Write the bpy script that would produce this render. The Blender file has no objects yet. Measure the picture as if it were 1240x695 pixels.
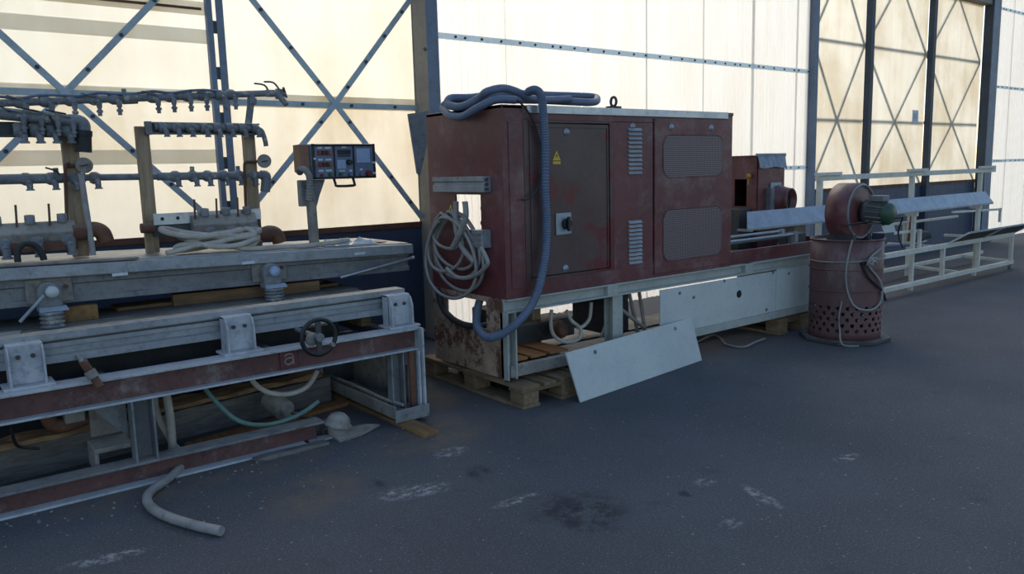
import bpy, bmesh, math, random
from mathutils import Vector, Matrix
random.seed(7)
PI = math.pi
scene = bpy.context.scene
COL = scene.collection

# ------------------------------------------------------------------ camera
FPX, PITCH, ROLL, YAW, CAMH = 954.8, 0.1463, -0.0266, 0.6577, 1.5
fwd = Vector((math.sin(YAW)*math.cos(PITCH), math.cos(YAW)*math.cos(PITCH), -math.sin(PITCH)))
rt = Vector((math.cos(YAW), -math.sin(YAW), 0)); upv = rt.cross(fwd)
CR = rt*math.cos(ROLL) + upv*math.sin(ROLL); CU = upv*math.cos(ROLL) - rt*math.sin(ROLL)
cam = bpy.data.cameras.new('camera'); camo = bpy.data.objects.new('camera', cam); COL.objects.link(camo)
cam.sensor_fit = 'HORIZONTAL'; cam.sensor_width = 36; cam.lens = FPX/1240*36; cam.clip_end = 300
camo.matrix_world = Matrix(((CR.x, CU.x, -fwd.x, 0), (CR.y, CU.y, -fwd.y, 0), (CR.z, CU.z, -fwd.z, CAMH), (0, 0, 0, 1)))
scene.camera = camo

# ------------------------------------------------------------------ sky, sun, exposure
SUN_AZ, SUN_EL = math.radians(27), math.radians(30)        # azimuth from +Y towards +X; the sun stands behind the sheet wall
w = bpy.data.worlds.new('world'); scene.world = w; w.use_nodes = True
wn = w.node_tree; wn.nodes.clear()
sky = wn.nodes.new('ShaderNodeTexSky'); sky.sky_type = 'NISHITA'; sky.sun_disc = False
sky.sun_elevation = SUN_EL; sky.sun_rotation = SUN_AZ; sky.air_density = 1.0; sky.dust_density = 1.2; sky.ozone_density = 1.2
bg = wn.nodes.new('ShaderNodeBackground'); bg.inputs[1].default_value = 0.30
wo = wn.nodes.new('ShaderNodeOutputWorld')
wn.links.new(sky.outputs[0], bg.inputs[0]); wn.links.new(bg.outputs[0], wo.inputs[0])
sl = bpy.data.lights.new('sun', 'SUN'); sl.energy = 5.5; sl.angle = math.radians(0.6); sl.color = (1.0, 0.96, 0.90)
so = bpy.data.objects.new('sun', sl); COL.objects.link(so)
sd = Vector((math.sin(SUN_AZ)*math.cos(SUN_EL), math.cos(SUN_AZ)*math.cos(SUN_EL), math.sin(SUN_EL)))
so.rotation_euler = sd.to_track_quat('Z', 'Y').to_euler(); so.location = (8, 30, 14)
vs = scene.view_settings; vs.view_transform = 'Standard'; vs.look = 'None'; vs.gamma = 1.0; vs.use_curve_mapping = False
vs.exposure = -0.28
scene.cycles.max_bounces = 8; scene.cycles.sample_clamp_indirect = 6.0

# ------------------------------------------------------------------ helpers
def at(u, v, x=None, y=None, z=None):
    """a picture point pushed out to a known plane of the place"""
    d = CR*((u-620)/FPX) - CU*((v-347.5)/FPX) + fwd
    o = Vector((0, 0, CAMH))
    if x is not None: t = (x-o.x)/d.x
    elif y is not None: t = (y-o.y)/d.y
    else: t = (z-o.z)/d.z
    return o + d*t

def hexc(h):
    r = [int(h[i:i+2], 16)/255 for i in (0, 2, 4)]
    return tuple((c/12.92 if c < .04045 else ((c+.055)/1.055)**2.4) for c in r) + (1,)

class MB:
    def __init__(s): s.v = []; s.f = []; s.sm = []
    def add(s, vs, fs, smooth=False):
        b = len(s.v); s.v += [tuple(p) for p in vs]; s.f += [tuple(b+i for i in f) for f in fs]; s.sm += [smooth]*len(fs); return s
    def box(s, x0, x1, y0, y1, z0, z1):
        return s.add([(x, y, z) for z in (z0, z1) for y in (y0, y1) for x in (x0, x1)],
            [(0, 2, 3, 1), (4, 5, 7, 6), (0, 1, 5, 4), (2, 6, 7, 3), (0, 4, 6, 2), (1, 3, 7, 5)])
    def bar(s, p, q, w, h, up=(0, 0, 1)):
        p, q = Vector(p), Vector(q); d = (q-p).normalized(); a = d.cross(Vector(up))
        if a.length < 1e-4: a = d.cross(Vector((0, 1, 0)))
        a.normalize(); b = a.cross(d).normalized()
        vs = [c + a*(i*w/2) + b*(j*h/2) for c in (p, q) for j in (-1, 1) for i in (-1, 1)]
        return s.add(vs, [(0, 1, 3, 2), (4, 6, 7, 5), (0, 4, 5, 1), (2, 3, 7, 6), (0, 2, 6, 4), (1, 5, 7, 3)])
    def prism(s, poly, vec):
        n = len(poly); vec = Vector(vec); P = [Vector(p) for p in poly]
        nn = Vector((0, 0, 0))
        for i in range(n): nn += P[i].cross(P[(i+1) % n])
        if nn.dot(vec) > 0: P.reverse()
        return s.add(P + [p+vec for p in P], [tuple(range(n)), tuple(range(2*n-1, n-1, -1))] + [(i, i+n, (i+1) % n+n, (i+1) % n) for i in range(n)])
    def cyl(s, p, q, r0, r1=None, n=14, caps=True, smooth=True):
        r1 = r0 if r1 is None else r1
        p, q = Vector(p), Vector(q); d = (q-p).normalized(); a = d.orthogonal().normalized(); b = d.cross(a)
        vs = [c + (a*math.cos(2*PI*i/n) + b*math.sin(2*PI*i/n))*r for c, r in ((p, r0), (q, r1)) for i in range(n)]
        s.add(vs, [(i, (i+1) % n, (i+1) % n+n, i+n) for i in range(n)], smooth)
        if caps:
            s.add(vs[:n], [tuple(range(n-1, -1, -1))]); s.add(vs[n:], [tuple(range(n))])
        return s
    def lathe(s, prof, p, axis, n=24, smooth=True):
        p = Vector(p); d = Vector(axis).normalized(); a = d.orthogonal().normalized(); b = d.cross(a)
        vs = [p + d*h + (a*math.cos(2*PI*i/n) + b*math.sin(2*PI*i/n))*r for r, h in prof for i in range(n)]
        fs = [(k*n+i, k*n+(i+1) % n, (k+1)*n+(i+1) % n, (k+1)*n+i) for k in range(len(prof)-1) for i in range(n)]
        return s.add(vs, fs, smooth)
    def tube(s, pts, r, n=8, sub=6, closed=False, rib=0.0, caps=True):
        P = [Vector(p) for p in pts]; Q = []
        if sub > 1 and len(P) > 2:
            m = len(P); rng = range(m if closed else m-1)
            for i in rng:
                g = lambda k: P[k % m] if closed else P[max(0, min(m-1, k))]
                p0, p1, p2, p3 = g(i-1), g(i), g(i+1), g(i+2)
                for j in range(sub):
                    t = j/sub
                    Q.append(((p1*2) + (p2-p0)*t + (p0*2-p1*5+p2*4-p3)*t*t + (p1*3-p0-p2*3+p3)*t**3)*.5)
            if not closed: Q.append(P[-1])
        else: Q = P
        m = len(Q); vs = []; a = None
        for i in range(m):
            d = (Q[(i+1) % m]-Q[i-1]) if closed else (Q[min(i+1, m-1)]-Q[max(i-1, 0)])
            if d.length < 1e-6: d = Vector((0, 0, 1))
            d.normalize()
            a = d.orthogonal() if a is None else a - d*a.dot(d)
            if a.length < 1e-5: a = d.orthogonal()
            a.normalize(); b = d.cross(a); rr = r*(1+rib*(i % 2))
            vs += [Q[i] + (a*math.cos(2*PI*k/n) + b*math.sin(2*PI*k/n))*rr for k in range(n)]
        mm = m if closed else m-1
        s.add(vs, [(i*n+k, i*n+(k+1) % n, ((i+1) % m)*n+(k+1) % n, ((i+1) % m)*n+k) for i in range(mm) for k in range(n)], rib == 0)
        if not closed and caps: s.add(vs[:n], [tuple(range(n-1, -1, -1))]); s.add(vs[-n:], [tuple(range(n))])
        return s
    def ball(s, c, r, n=12, sz=1.0):
        pr = [(max(r*math.sin(PI*k/6), 1e-4), -r*sz*math.cos(PI*k/6)) for k in range(7)]
        return s.lathe(pr, c, (0, 0, 1), n)
    def map(s, fn): s.v = [tuple(fn(*p)) for p in s.v]; return s
    def mesh(s, name, mat, off=(0, 0, 0)):
        me = bpy.data.meshes.new(name)
        me.from_pydata([(a-off[0], b-off[1], c-off[2]) for a, b, c in s.v], [], s.f)
        me.polygons.foreach_set('use_smooth', s.sm); me.materials.append(mat); me.update(); return me

def wloc(o):
    l = Vector(o.location)
    while o.parent: o = o.parent; l += o.location
    return l

def tag(o, label=None, cat=None, group=None, kind=None):
    if label: o['label'] = label
    if cat: o['category'] = cat
    if group: o['group'] = group
    if kind: o['kind'] = kind
    return o

def thing(name, loc, label, cat, group=None, kind=None):
    o = bpy.data.objects.new(name, None); COL.objects.link(o); o.location = loc; o.empty_display_size = .1
    return tag(o, label, cat, group, kind)

def part(name, mb, mat, parent=None, bev=0, label=None, kind=None):
    """one mesh object; world coordinates in, origin at the middle of its own base"""
    xs, ys, zs = zip(*mb.v)
    c = Vector(((min(xs)+max(xs))/2, (min(ys)+max(ys))/2, min(zs)))
    o = bpy.data.objects.new(name, mb.mesh(name, mat, c)); COL.objects.link(o)
    if parent is not None: o.parent = parent; o.location = c - wloc(parent)
    else: o.location = c
    if bev:
        m = o.modifiers.new('bevel', 'BEVEL'); m.width = bev; m.segments = 2; m.limit_method = 'ANGLE'; m.angle_limit = .6
    if label: o['label'] = label
    if kind: o['kind'] = kind
    return o

def again(src, loc, parent=None, rot=None):
    """a copy that shares its mesh, set at a world point; its own parts are copied too"""
    o = src.copy(); COL.objects.link(o); o.parent = parent
    o.location = Vector(loc) - (wloc(parent) if parent else Vector((0, 0, 0)))
    if rot: o.rotation_euler = rot
    for ch in src.children:
        c = ch.copy(); COL.objects.link(c); c.parent = o
    return o

def ipoly(w, h, tf, tw):
    a, b = w/2, h/2
    return [(-a, -b), (a, -b), (a, -b+tf), (tw/2, -b+tf), (tw/2, b-tf), (a, b-tf), (a, b), (-a, b), (-a, b-tf), (-tw/2, b-tf), (-tw/2, -b+tf), (-a, -b+tf)]
def beam_x(mb, x0, x1, yc, zc, w, h, tf=.01, tw=.008):
    return mb.prism([(x0, yc+a, zc+b) for a, b in ipoly(w, h, tf, tw)], (x1-x0, 0, 0))
def beam_z(mb, z0, z1, xc, yc, w, h, tf=.01, tw=.008, turn=False):
    return mb.prism([((xc+b, yc+a, z0) if turn else (xc+a, yc+b, z0)) for a, b in ipoly(w, h, tf, tw)], (0, 0, z1-z0))

# ------------------------------------------------------------------ materials
class NT:
    def __init__(s, name):
        s.m = bpy.data.materials.new(name); s.m.use_nodes = True; s.t = s.m.node_tree; s.t.nodes.clear()
        s.out = s.n('ShaderNodeOutputMaterial'); s.pos = s.n('ShaderNodeNewGeometry')
    def n(s, ty, **kw):
        nd = s.t.nodes.new(ty)
        for k, v in kw.items(): setattr(nd, k, v)
        return nd
    def l(s, a, b): s.t.links.new(a, b)
    def setin(s, sock, v):
        if hasattr(v, 'is_output') or isinstance(v, bpy.types.NodeSocket): s.l(v, sock)
        else: sock.default_value = v
    def math(s, op, a, b=0.0, c=None, clamp=False):
        nd = s.n('ShaderNodeMath', operation=op, use_clamp=clamp); s.setin(nd.inputs[0], a); s.setin(nd.inputs[1], b)
        if c is not None: s.setin(nd.inputs[2], c)
        return nd.outputs[0]
    def mapped(s, scale=(1, 1, 1), loc=(0, 0, 0)):
        nd = s.n('ShaderNodeMapping'); s.l(s.pos.outputs['Position'], nd.inputs[0]); nd.inputs['Scale'].default_value = scale; nd.inputs['Location'].default_value = loc
        return nd.outputs[0]
    def noise(s, scale, detail=4, rough=.6, vec=None, w=0):
        nd = s.n('ShaderNodeTexNoise'); s.l(vec if vec else s.pos.outputs['Position'], nd.inputs['Vector'])
        nd.inputs['Scale'].default_value = scale; nd.inputs['Detail'].default_value = detail; nd.inputs['Roughness'].default_value = rough
        return nd.outputs[0]
    def ramp(s, fac, lo, hi):
        nd = s.n('ShaderNodeMapRange', interpolation_type='SMOOTHSTEP', clamp=True); s.l(fac, nd.inputs[0]); nd.inputs[1].default_value = lo; nd.inputs[2].default_value = hi
        return nd.outputs[0]
    def mix(s, fac, a, b, blend='MIX'):
        nd = s.n('ShaderNodeMix', data_type='RGBA', blend_type=blend); s.setin(nd.inputs[0], fac); s.setin(nd.inputs[6], a); s.setin(nd.inputs[7], b)
        return nd.outputs[2]
    def bsdf(s, col, rough=.6, metal=0.0, bump=None, bstr=.2, bdist=.01, spec=.4):
        p = s.n('ShaderNodeBsdfPrincipled'); s.setin(p.inputs['Base Color'], col); s.setin(p.inputs['Roughness'], rough)
        p.inputs['Metallic'].default_value = metal; p.inputs['Specular IOR Level'].default_value = spec
        if bump is not None:
            b = s.n('ShaderNodeBump'); b.inputs['Strength'].default_value = bstr; b.inputs['Distance'].default_value = bdist; s.l(bump, b.inputs['Height']); s.l(b.outputs[0], p.inputs['Normal'])
        s.l(p.outputs[0], s.out.inputs[0]); return p

def paint(name, base, var, vs=3.0, worn=None, wlo=.58, whi=.68, ws=7.0, dust=None, damt=.6, rough=.5, metal=0.0, bstr=.12, stretch=(1, 1, 1), spec=.4, grime=.35):
    """weathered paint or bare metal: two tones, worn patches, dust lying on upward faces"""
    t = NT(name); base, var = hexc(base), hexc(var)
    col = t.mix(t.ramp(t.noise(vs, 5, .65, t.mapped(stretch)), .35, .68), base, var)
    fine = t.noise(60, 3, .7)
    col = t.mix(t.math('MULTIPLY', fine, .35), col, (var[0]*.6, var[1]*.6, var[2]*.6, 1))
    col = t.mix(t.math('MULTIPLY', t.ramp(t.noise(22, 8, .75, t.mapped(stretch, (7, 3, 1))), .48, .70), grime), col, (var[0]*.38, var[1]*.36, var[2]*.34, 1))
    if worn: col = t.mix(t.ramp(t.noise(ws, 6, .72, t.mapped(stretch, (3.1, 1.7, 5.3))), wlo, whi), col, hexc(worn))
    if dust:
        sp = t.n('ShaderNodeSeparateXYZ'); t.l(t.pos.outputs['Normal'], sp.inputs[0])
        up = t.ramp(sp.outputs[2], .25, .9)
        col = t.mix(t.math('MULTIPLY', up, t.math('MULTIPLY', t.ramp(t.noise(9, 4, .6), .25, .7), damt)), col, hexc(dust))
    t.bsdf(col, t.math('MULTIPLY_ADD', t.noise(11, 3), .3, rough-.15), metal, fine, bstr, .004, spec)
    return t.m

def wood(name, a, b, axis='x'):
    t = NT(name); sc = {'x': (1.2, 14, 14), 'y': (14, 1.2, 14), 'z': (14, 14, 1.2)}[axis]
    g = t.noise(2.2, 6, .7, t.mapped(sc))
    col = t.mix(t.ramp(g, .3, .7), hexc(a), hexc(b))
    col = t.mix(t.math('MULTIPLY', t.ramp(t.noise(5, 3), .5, .75), .5), col, hexc('4a4038'))
    t.bsdf(col, .85, 0, g, .35, .006, .2); return t.m

M = {}
M['red'] = paint('oxide_red_paint', '683739', '563032', 2.2, '816d6d', .46, .88, 3.5, 'a0968f', .35, .40)
M['red_dark'] = paint('brown_red_door_paint', '554544', '493636', 2.0, '5c2427', .50, .58, 1.9, None, 0, .36)
M['red_rust'] = paint('worn_red_primer', '614240', '4d3432', 4, '7d7674', .52, .76, 5, '98989a', .8, .62, grime=.6)
M['drum'] = paint('dull_maroon_drum_paint', '6a4a4b', '58403f', 2.5, '8b7f7e', .5, .9, 4, None, 0, .5, stretch=(1, 1, .5))
M['white_rail'] = paint('chipped_white_paint', 'b4b8bd', '989ea5', 6, '6d4a42', .66, .74, 12, 'b8b4ac', .5, .6, grime=.55)
M['grey'] = paint('light_grey_green_paint', 'a8aca6', '979c98', 2.5, '6d5c52', .70, .76, 9, 'a39c90', .4, .5)
M['panel'] = paint('off_white_panel_paint', 'bcc2c0', 'adb4b4', 2.0, '544840', .70, .74, 14, None, 0, .5, grime=.15)
M['alu'] = paint('dusty_aluminium', '9aa0a6', '83898f', 5, '6f6a66', .6, .75, 9, 'b2aca2', .7, .5, .35, grime=.5)
M['alu_clean'] = paint('bright_aluminium', 'b9bec4', 'a6acb3', 5, None, dust='b2aca2', damt=.25, rough=.36, metal=.75)
M['zinc'] = paint('galvanised_sheet', '97a2ac', '84909b', 7, '6d7379', .6, .75, 9, 'a8aeb2', .3, .45, .45)
M['steel'] = paint('grimy_grey_steel', '7c7f82', '64676b', 5, '55463c', .58, .7, 9, '9a948a', .8, .6, grime=.6)
M['steel_dark'] = paint('dark_grimy_steel', '45484b', '36383b', 5, '5a4436', .6, .7, 8, '807a72', .6, .65)
M['pipe'] = paint('scaled_grey_pipe', '767a80', '60646a', 9, '9a9790', .55, .66, 16, 'a3a199', .5, .65, .1, bstr=.4, grime=.65)
M['rust'] = paint('rusty_iron', '6d4a38', '52382c', 7, '8a6a54', .6, .72, 9, '8d857a', .5, .8)
M['end_rust'] = paint('flaking_end_panel_paint', 'b09a84', '937c69', 6, '5e3c34', .48, .60, 6, None, 0, .75, bstr=.3)
M['limed'] = paint('limescale_crust', '8f8b85', '76726d', 6, '6a5848', .62, .72, 9, 'b8b2a6', .6, .85, bstr=.4, grime=.7)
M['black'] = paint('black_plastic', '17181a', '202226', 4, None, dust='6d6a66', damt=.3, rough=.45)
M['rubber'] = paint('black_rubber', '202123', '2b2c2e', 6, None, dust='77726b', damt=.4, rough=.7)
M['hose'] = paint('blue_grey_plastic_conduit', '5d6b82', '525f75', 4, None, dust='8d8f93', damt=.3, rough=.5)
M['hose_grey'] = paint('grey_cable_sheath', '8f8e8c', '7b7a78', 6, '5a544e', .6, .72, 12, 'a8a49c', .4, .6)
M['hose_white'] = paint('dusty_white_hose', 'b3aea4', '9b958b', 6, '7f776c', .6, .72, 12, None, 0, .65)
M['hose_green'] = paint('green_rubber_hose', '5d8079', '4a6c66', 6, None, dust='a09a90', damt=.4, rough=.6)
M['frame_blue'] = paint('blue_grey_column_paint', '6c7889', '606b7c', 3, '877f78', .66, .76, 8, None, 0, .5)
M['frame_brown'] = paint('weathered_frame_and_warm_lit_side', '8a8379', '7a746c', 3, '6b5a4c', .64, .75, 7, None, 0, .65)
M['brace'] = paint('grey_brace_paint', 'a3b0b8', '95a2aa', 4, '7b746c', .64, .75, 9, None, 0, .6)
M['dado'] = paint('slate_blue_door_plate', '3d4a60', '343f54', 1.6, '59544f', .70, .8, 4, None, 0, .5)
M['dark_bar'] = paint('dark_blue_door_post', '38424f', '2f3843', 3, None, rough=.55)
M['ivory'] = paint('ivory_rack_paint', 'c3c5bd', 'b2b5ae', 4, '7d6f60', .68, .76, 9, None, 0, .5)
M['motor_green'] = paint('dull_green_motor_paint', '3f5f4d', '365243', 6, '555', .9, .95, 9, '7d7d75', .4, .5) if False else paint('dull_green_motor_paint', '34503f', '2c4436', 6, None, dust='6d6d65', damt=.4, rough=.5)
M['brown_side'] = paint('brown_laminate', '8c6750', '7a5945', 5, None, rough=.6)
M['blue_panel'] = paint('blue_grey_control_face', '66738d', '5c6880', 6, None, rough=.4)
M['screen'] = paint('pale_blue_label', '93a7c4', '8a9dba', 6, None, rough=.35)
M['button_red'] = paint('dull_red_button', '7d2f2b', '6b2927', 6, None, rough=.4)
M['button_orange'] = paint('orange_brown_button', '8d5440', '7c4838', 6, None, rough=.4)
M['button_green'] = paint('green_button', '2f6d54', '29604a', 6, None, rough=.4)
M['white_mark'] = paint('white_print', 'c6cbd2', 'bac0c8', 6, None, rough=.5)
M['yellow'] = paint('yellow_sticker', 'd8b43a', 'c9a534', 6, None, rough=.5)
M['brass'] = paint('yellow_knob', 'c08a30', 'ad7a28', 8, None, rough=.5)
M['plastic_wrap'] = paint('crumpled_clear_plastic', 'c3c8cd', 'aeb4ba', 20, None, rough=.25)
M['foil'] = paint('grey_tarp_flap', '7e8c9f', '6f7d90', 12, None, rough=.45, bstr=.3)
M['wood'] = wood('pallet_wood_x', '7b6852', '5d4e3e', 'x'); M['wood_y'] = wood('pallet_wood_y', '86735b', '655543', 'y')
M['wood_z'] = wood('weathered_post_wood', '9d8a72', '7d6c58', 'z')
M['wood_fresh'] = wood('yellow_plank_wood', '8c6d49', '6f5438', 'y'); M['wood_orange'] = wood('orange_board_wood', 'a0714a', '80583a', 'y')
M['chip'] = wood('dusty_chipboard', 'a39680', '8a7c67', 'x'); M['ply'] = wood('brown_plywood', '7d6247', '604a37', 'x')
M['timber'] = wood('grey_old_timber', '73706c', '55514e', 'x'); M['timber_top'] = wood('crumbling_timber', '97795a', '6b523e', 'x')

def asphalt():
    t = NT('worn_asphalt'); P = t.pos.outputs['Position']
    col = t.mix(t.ramp(t.noise(.7, 5, .6), .3, .7), hexc('4b4d50'), hexc('57595d'))
    col = t.mix(t.ramp(t.noise(90, 4, .75), .50, .72), col, hexc('74777b'))
    col = t.mix(t.ramp(t.noise(160, 2, .6), .55, .68), col, hexc('33353a'))
    col = t.mix(t.math('MULTIPLY', t.ramp(t.noise(4.5, 6, .7), .55, .78), .5), col, hexc('3a3b3f'))
    # crumbs and scuffs
    col = t.mix(t.ramp(t.noise(38, 2, .5), .70, .74), col, hexc('8f8f8c'))
    def blob(u0, v0, u1, v1, wd, colr, amt, ns, lo, hi):
        nonlocal col
        a, b = at(u0, v0, z=0), at(u1, v1, z=0); c = (a+b)/2; d = b-a
        mp = t.n('ShaderNodeMapping', vector_type='TEXTURE'); t.l(P, mp.inputs[0])
        mp.inputs['Location'].default_value = c; mp.inputs['Rotation'].default_value = (0, 0, math.atan2(d.y, d.x)); mp.inputs['Scale'].default_value = (d.length/2, wd, 1)
        g = t.n('ShaderNodeTexGradient', gradient_type='SPHERICAL'); t.l(mp.outputs[0], g.inputs[0])
        f = t.math('MULTIPLY', t.ramp(g.outputs[1], 0, .6), t.math('MULTIPLY', t.ramp(t.noise(ns, 5, .7), lo, hi), amt))
        col = t.mix(f, col, hexc(colr))
    for s in ((893, 584, 954, 620, .05), (590, 618, 660, 594, .05), (872, 640, 902, 628, .05), (840, 588, 868, 580, .06), (60, 692, 195, 660, .06), (440, 605, 560, 585, .10), (520, 555, 570, 540, .09), (1010, 560, 1040, 548, .05)):
        blob(*s, 'b0b0b0', .65, 22, .44, .64)
    for s in ((0, 640, 330, 560, .22), (230, 590, 420, 535, .2), (430, 560, 330, 640, .25), (470, 500, 560, 470, .3), (430, 560, 600, 500, .35), (250, 520, 470, 470, .5)):
        blob(*s, '6d6256', .8, 7, .30, .62)
    for s in ((440, 590, 470, 585, .1), (640, 640, 760, 600, .3), (690, 620, 712, 616, .05), (820, 600, 840, 596, .05), (560, 575, 600, 570, .15)):
        blob(*s, '26272b', .7, 10, .4, .6)
    t.bsdf(col, .82, 0, t.noise(140, 4, .7), .5, .008, .25)
    return t.m
M['asphalt'] = asphalt()

def sheet_mat(name, col, stain, stain_amt, streak=.5, trans=.48, fwdscat=.35):
    """translucent plastic sheeting: diffuse transmission plus a forward-scattering lobe"""
    t = NT(name)
    s1 = t.ramp(t.noise(1.0, 4, .6, t.mapped((5, 1, .55))), .35, .75)
    s2 = t.ramp(t.noise(.9, 5, .6, t.mapped((1, 1, 1), (4, 2, 9))), .35, .7)
    f = t.math('MULTIPLY', t.math('ADD', t.math('MULTIPLY', s1, streak), t.math('MULTIPLY', s2, 1-streak)), stain_amt)
    c = t.mix(f, hexc(col), hexc(stain))
    tr = t.n('ShaderNodeBsdfTranslucent'); t.l(c, tr.inputs[0])
    rf = t.n('ShaderNodeBsdfRefraction'); t.l(c, rf.inputs[0]); rf.inputs['Roughness'].default_value = .82; rf.inputs['IOR'].default_value = 1.35
    m1 = t.n('ShaderNodeMixShader'); m1.inputs[0].default_value = fwdscat; t.l(tr.outputs[0], m1.inputs[1]); t.l(rf.outputs[0], m1.inputs[2])
    df = t.n('ShaderNodeBsdfPrincipled'); t.l(c, df.inputs['Base Color']); df.inputs['Roughness'].default_value = .45
    m2 = t.n('ShaderNodeMixShader'); m2.inputs[0].default_value = trans; t.l(df.outputs[0], m2.inputs[1]); t.l(m1.outputs[0], m2.inputs[2])
    t.l(m2.outputs[0], t.out.inputs[0]); return t.m
M['sheet_white'] = sheet_mat('white_corrugated_sheet', 'e4e2dd', 'd9d3c8', .6, .8)
M['purlin'] = sheet_mat('sky_lit_purlin_strip', 'c3d6e2', 'b0c6d4', .5)  # purlin's pale sky light put into a made-up see-through tint
M['sheet_door'] = sheet_mat('yellowed_door_sheet', 'e6e0d0', 'c2b294', .9, .3)
M['sheet_band'] = sheet_mat('milky_door_sheet', 'e8e5d9', 'cfc3a8', .6, .3)

def perf_mat():
    t = NT('perforated_grille'); mp = t.mapped((70, 70, 70)); sp = t.n('ShaderNodeSeparateXYZ'); t.l(mp, sp.inputs[0])
    w_ = lambda k, o: t.math('SINE', t.math('MULTIPLY_ADD', sp.outputs[k], PI, o))
    g = t.math('MULTIPLY', w_(0, 0), w_(2, 0)); h = t.ramp(t.math('ABSOLUTE', g), .35, .5)
    col = t.mix(h, hexc('7d6f70'), hexc('3a3032')); t.bsdf(col, .5, .2, h, .3, .003); return t.m
M['perf'] = perf_mat()

# ================================================================== the setting
fl = MB().box(-30, 45, -30, 45, -.2, 0); tag(part('floor', fl, M['asphalt']), 'dark worn asphalt yard with pale scuffs and dust', 'ground', kind='structure')
WY = 6.2      # plane of the sheeting
TOP = 7.0

def corrugated(x0, x1, y, z0, z1, pitch=.076, amp=.018):
    mb = MB(); n = max(2, int((x1-x0)/pitch*6)); vs = []
    for i in range(n+1):
        x = x0+(x1-x0)*i/n; yy = y + amp*math.sin(2*PI*x/pitch)
        vs += [(x, yy, z0), (x, yy, z1)]
    mb.add(vs, [(2*i, 2*i+2, 2*i+3, 2*i+1) for i in range(n)], True); return mb

def screws(parent, x0, x1, y, zs, step=.19):
    mb = MB()
    for z in zs:
        x = x0+.06
        while x < x1:
            mb.cyl((x, y, z+random.uniform(-.004, .004)), (x, y-.012, z), .012, n=8); x += step*random.choice((.55, 1, 1, 1.2))
    part('screw_row', mb, M['steel_dark'], parent, kind='stuff')

def corr_wall(name, x0, x1, purlins, label):
    wth = thing(name, (x0, WY, 0), label, 'wall', kind='structure')
    x = x0; k = 0; W = .98
    while x < x1-.02:
        e = min(x+W+.018, x1)
        part('sheet', corrugated(x, e, WY + (.006 if k % 2 else -.006), 0, TOP), M['sheet_white'], wth); x += W; k += 1
    for z in purlins:
        part('purlin', MB().add([(x0, WY-.026, z-.028), (x1, WY-.026, z-.028), (x1, WY-.026, z+.028), (x0, WY-.026, z+.028)], [(0, 1, 2, 3)]), M['purlin'], wth)
    screws(wth, x0, x1, WY-.026, purlins)
    return wth
corr_wall('wall_back', 3.80, 9.97, (1.44, 2.72, 4.15, 5.6), 'white translucent corrugated sheet wall between the two sliding doors')
corr_wall('wall_right', 15.64, 26.5, (1.445, 2.78, 4.15, 5.6), 'white translucent corrugated sheet wall beyond the second steel column')

def column(name, xc, yc, w, d, label, mat, fmat=None):
    c = thing(name, (xc, yc, 0), label, 'column', kind='structure')
    part('web', MB().box(xc-w/2+.006, xc+w/2-.006, yc-d/2+.012, yc+d/2-.012, 0, TOP), mat, c)
    part('flange', MB().box(xc-w/2, xc+w/2, yc-d/2, yc-d/2+.012, 0, TOP), fmat or mat, c, .002)
    part('flange', MB().box(xc-w/2, xc+w/2, yc+d/2-.012, yc+d/2, 0, TOP), mat, c, .002)
    part('base_plate', MB().box(xc-w/2-.05, xc+w/2+.05, yc-d/2-.04, yc+d/2+.04, 0, .02), M['steel_dark'], c)
    return c
cA = column('steel_column', 3.803, 6.07, .118, .245, 'blue-grey steel column behind the cable end of the red cabinet', M['frame_brown'], M['frame_blue'])  # brown side colour holds the warm light from the sheets
pl = [at(494, 138, y=5.93), at(519, 134, y=5.93), at(520, 160, y=5.93), at(509, 213, y=5.93), at(505, 210, y=5.93)]
part('bent_plate', MB().prism(pl, (0, .012, 0)), M['steel'], cA)
part('bolt', MB().cyl((3.715, 5.952, 2.55), (3.73, 5.952, 2.55), .015), M['steel_dark'], cA)
column('steel_column', 15.49, 6.10, .28, .16, 'dark steel column right of the tall yellowed sliding door', M['dark_bar'], M['frame_blue'])
# slim post between the corrugated wall and the tall door
tag(part('door_post', MB().box(9.955, 10.05, 6.10, 6.24, 0, TOP), M['frame_blue'], None, .004), 'slim blue steel post between corrugated wall and yellowed door', 'post', kind='structure')
# lintel over the tall door
tag(part('trim_1', MB().box(10.05, 15.36, 6.06, 6.26, 4.13, 4.45), M['frame_brown'], None, .004), 'brown steel lintel over the tall sliding door', 'lintel', kind='structure')

# battened post in front of the near door
bp = thing('battened_post', (2.0, 6.1, 0), 'twin-angle steel post with batten plates in front of the near door', 'post', kind='structure')
part('angle_bar', MB().prism([(1.945, 6.08, 0), (1.985, 6.08, 0), (1.985, 6.086, 0), (1.951, 6.086, 0), (1.951, 6.13, 0), (1.945, 6.13, 0)], (0, 0, TOP)), M['frame_blue'], bp)
part('angle_bar', MB().prism([(2.012, 6.08, 0), (2.066, 6.08, 0), (2.066, 6.13, 0), (2.060, 6.13, 0), (2.060, 6.086, 0), (2.012, 6.086, 0)], (0, 0, TOP)), M['frame_blue'], bp)
z = .25; b0 = None
while z < TOP:
    if b0 is None: b0 = part('batten_plate', MB().box(1.97, 2.04, 6.087, 6.095, z, z+.09), M['steel_dark'], bp)
    else: again(b0, (2.005, 6.091, z), bp)
    z += .33

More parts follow.
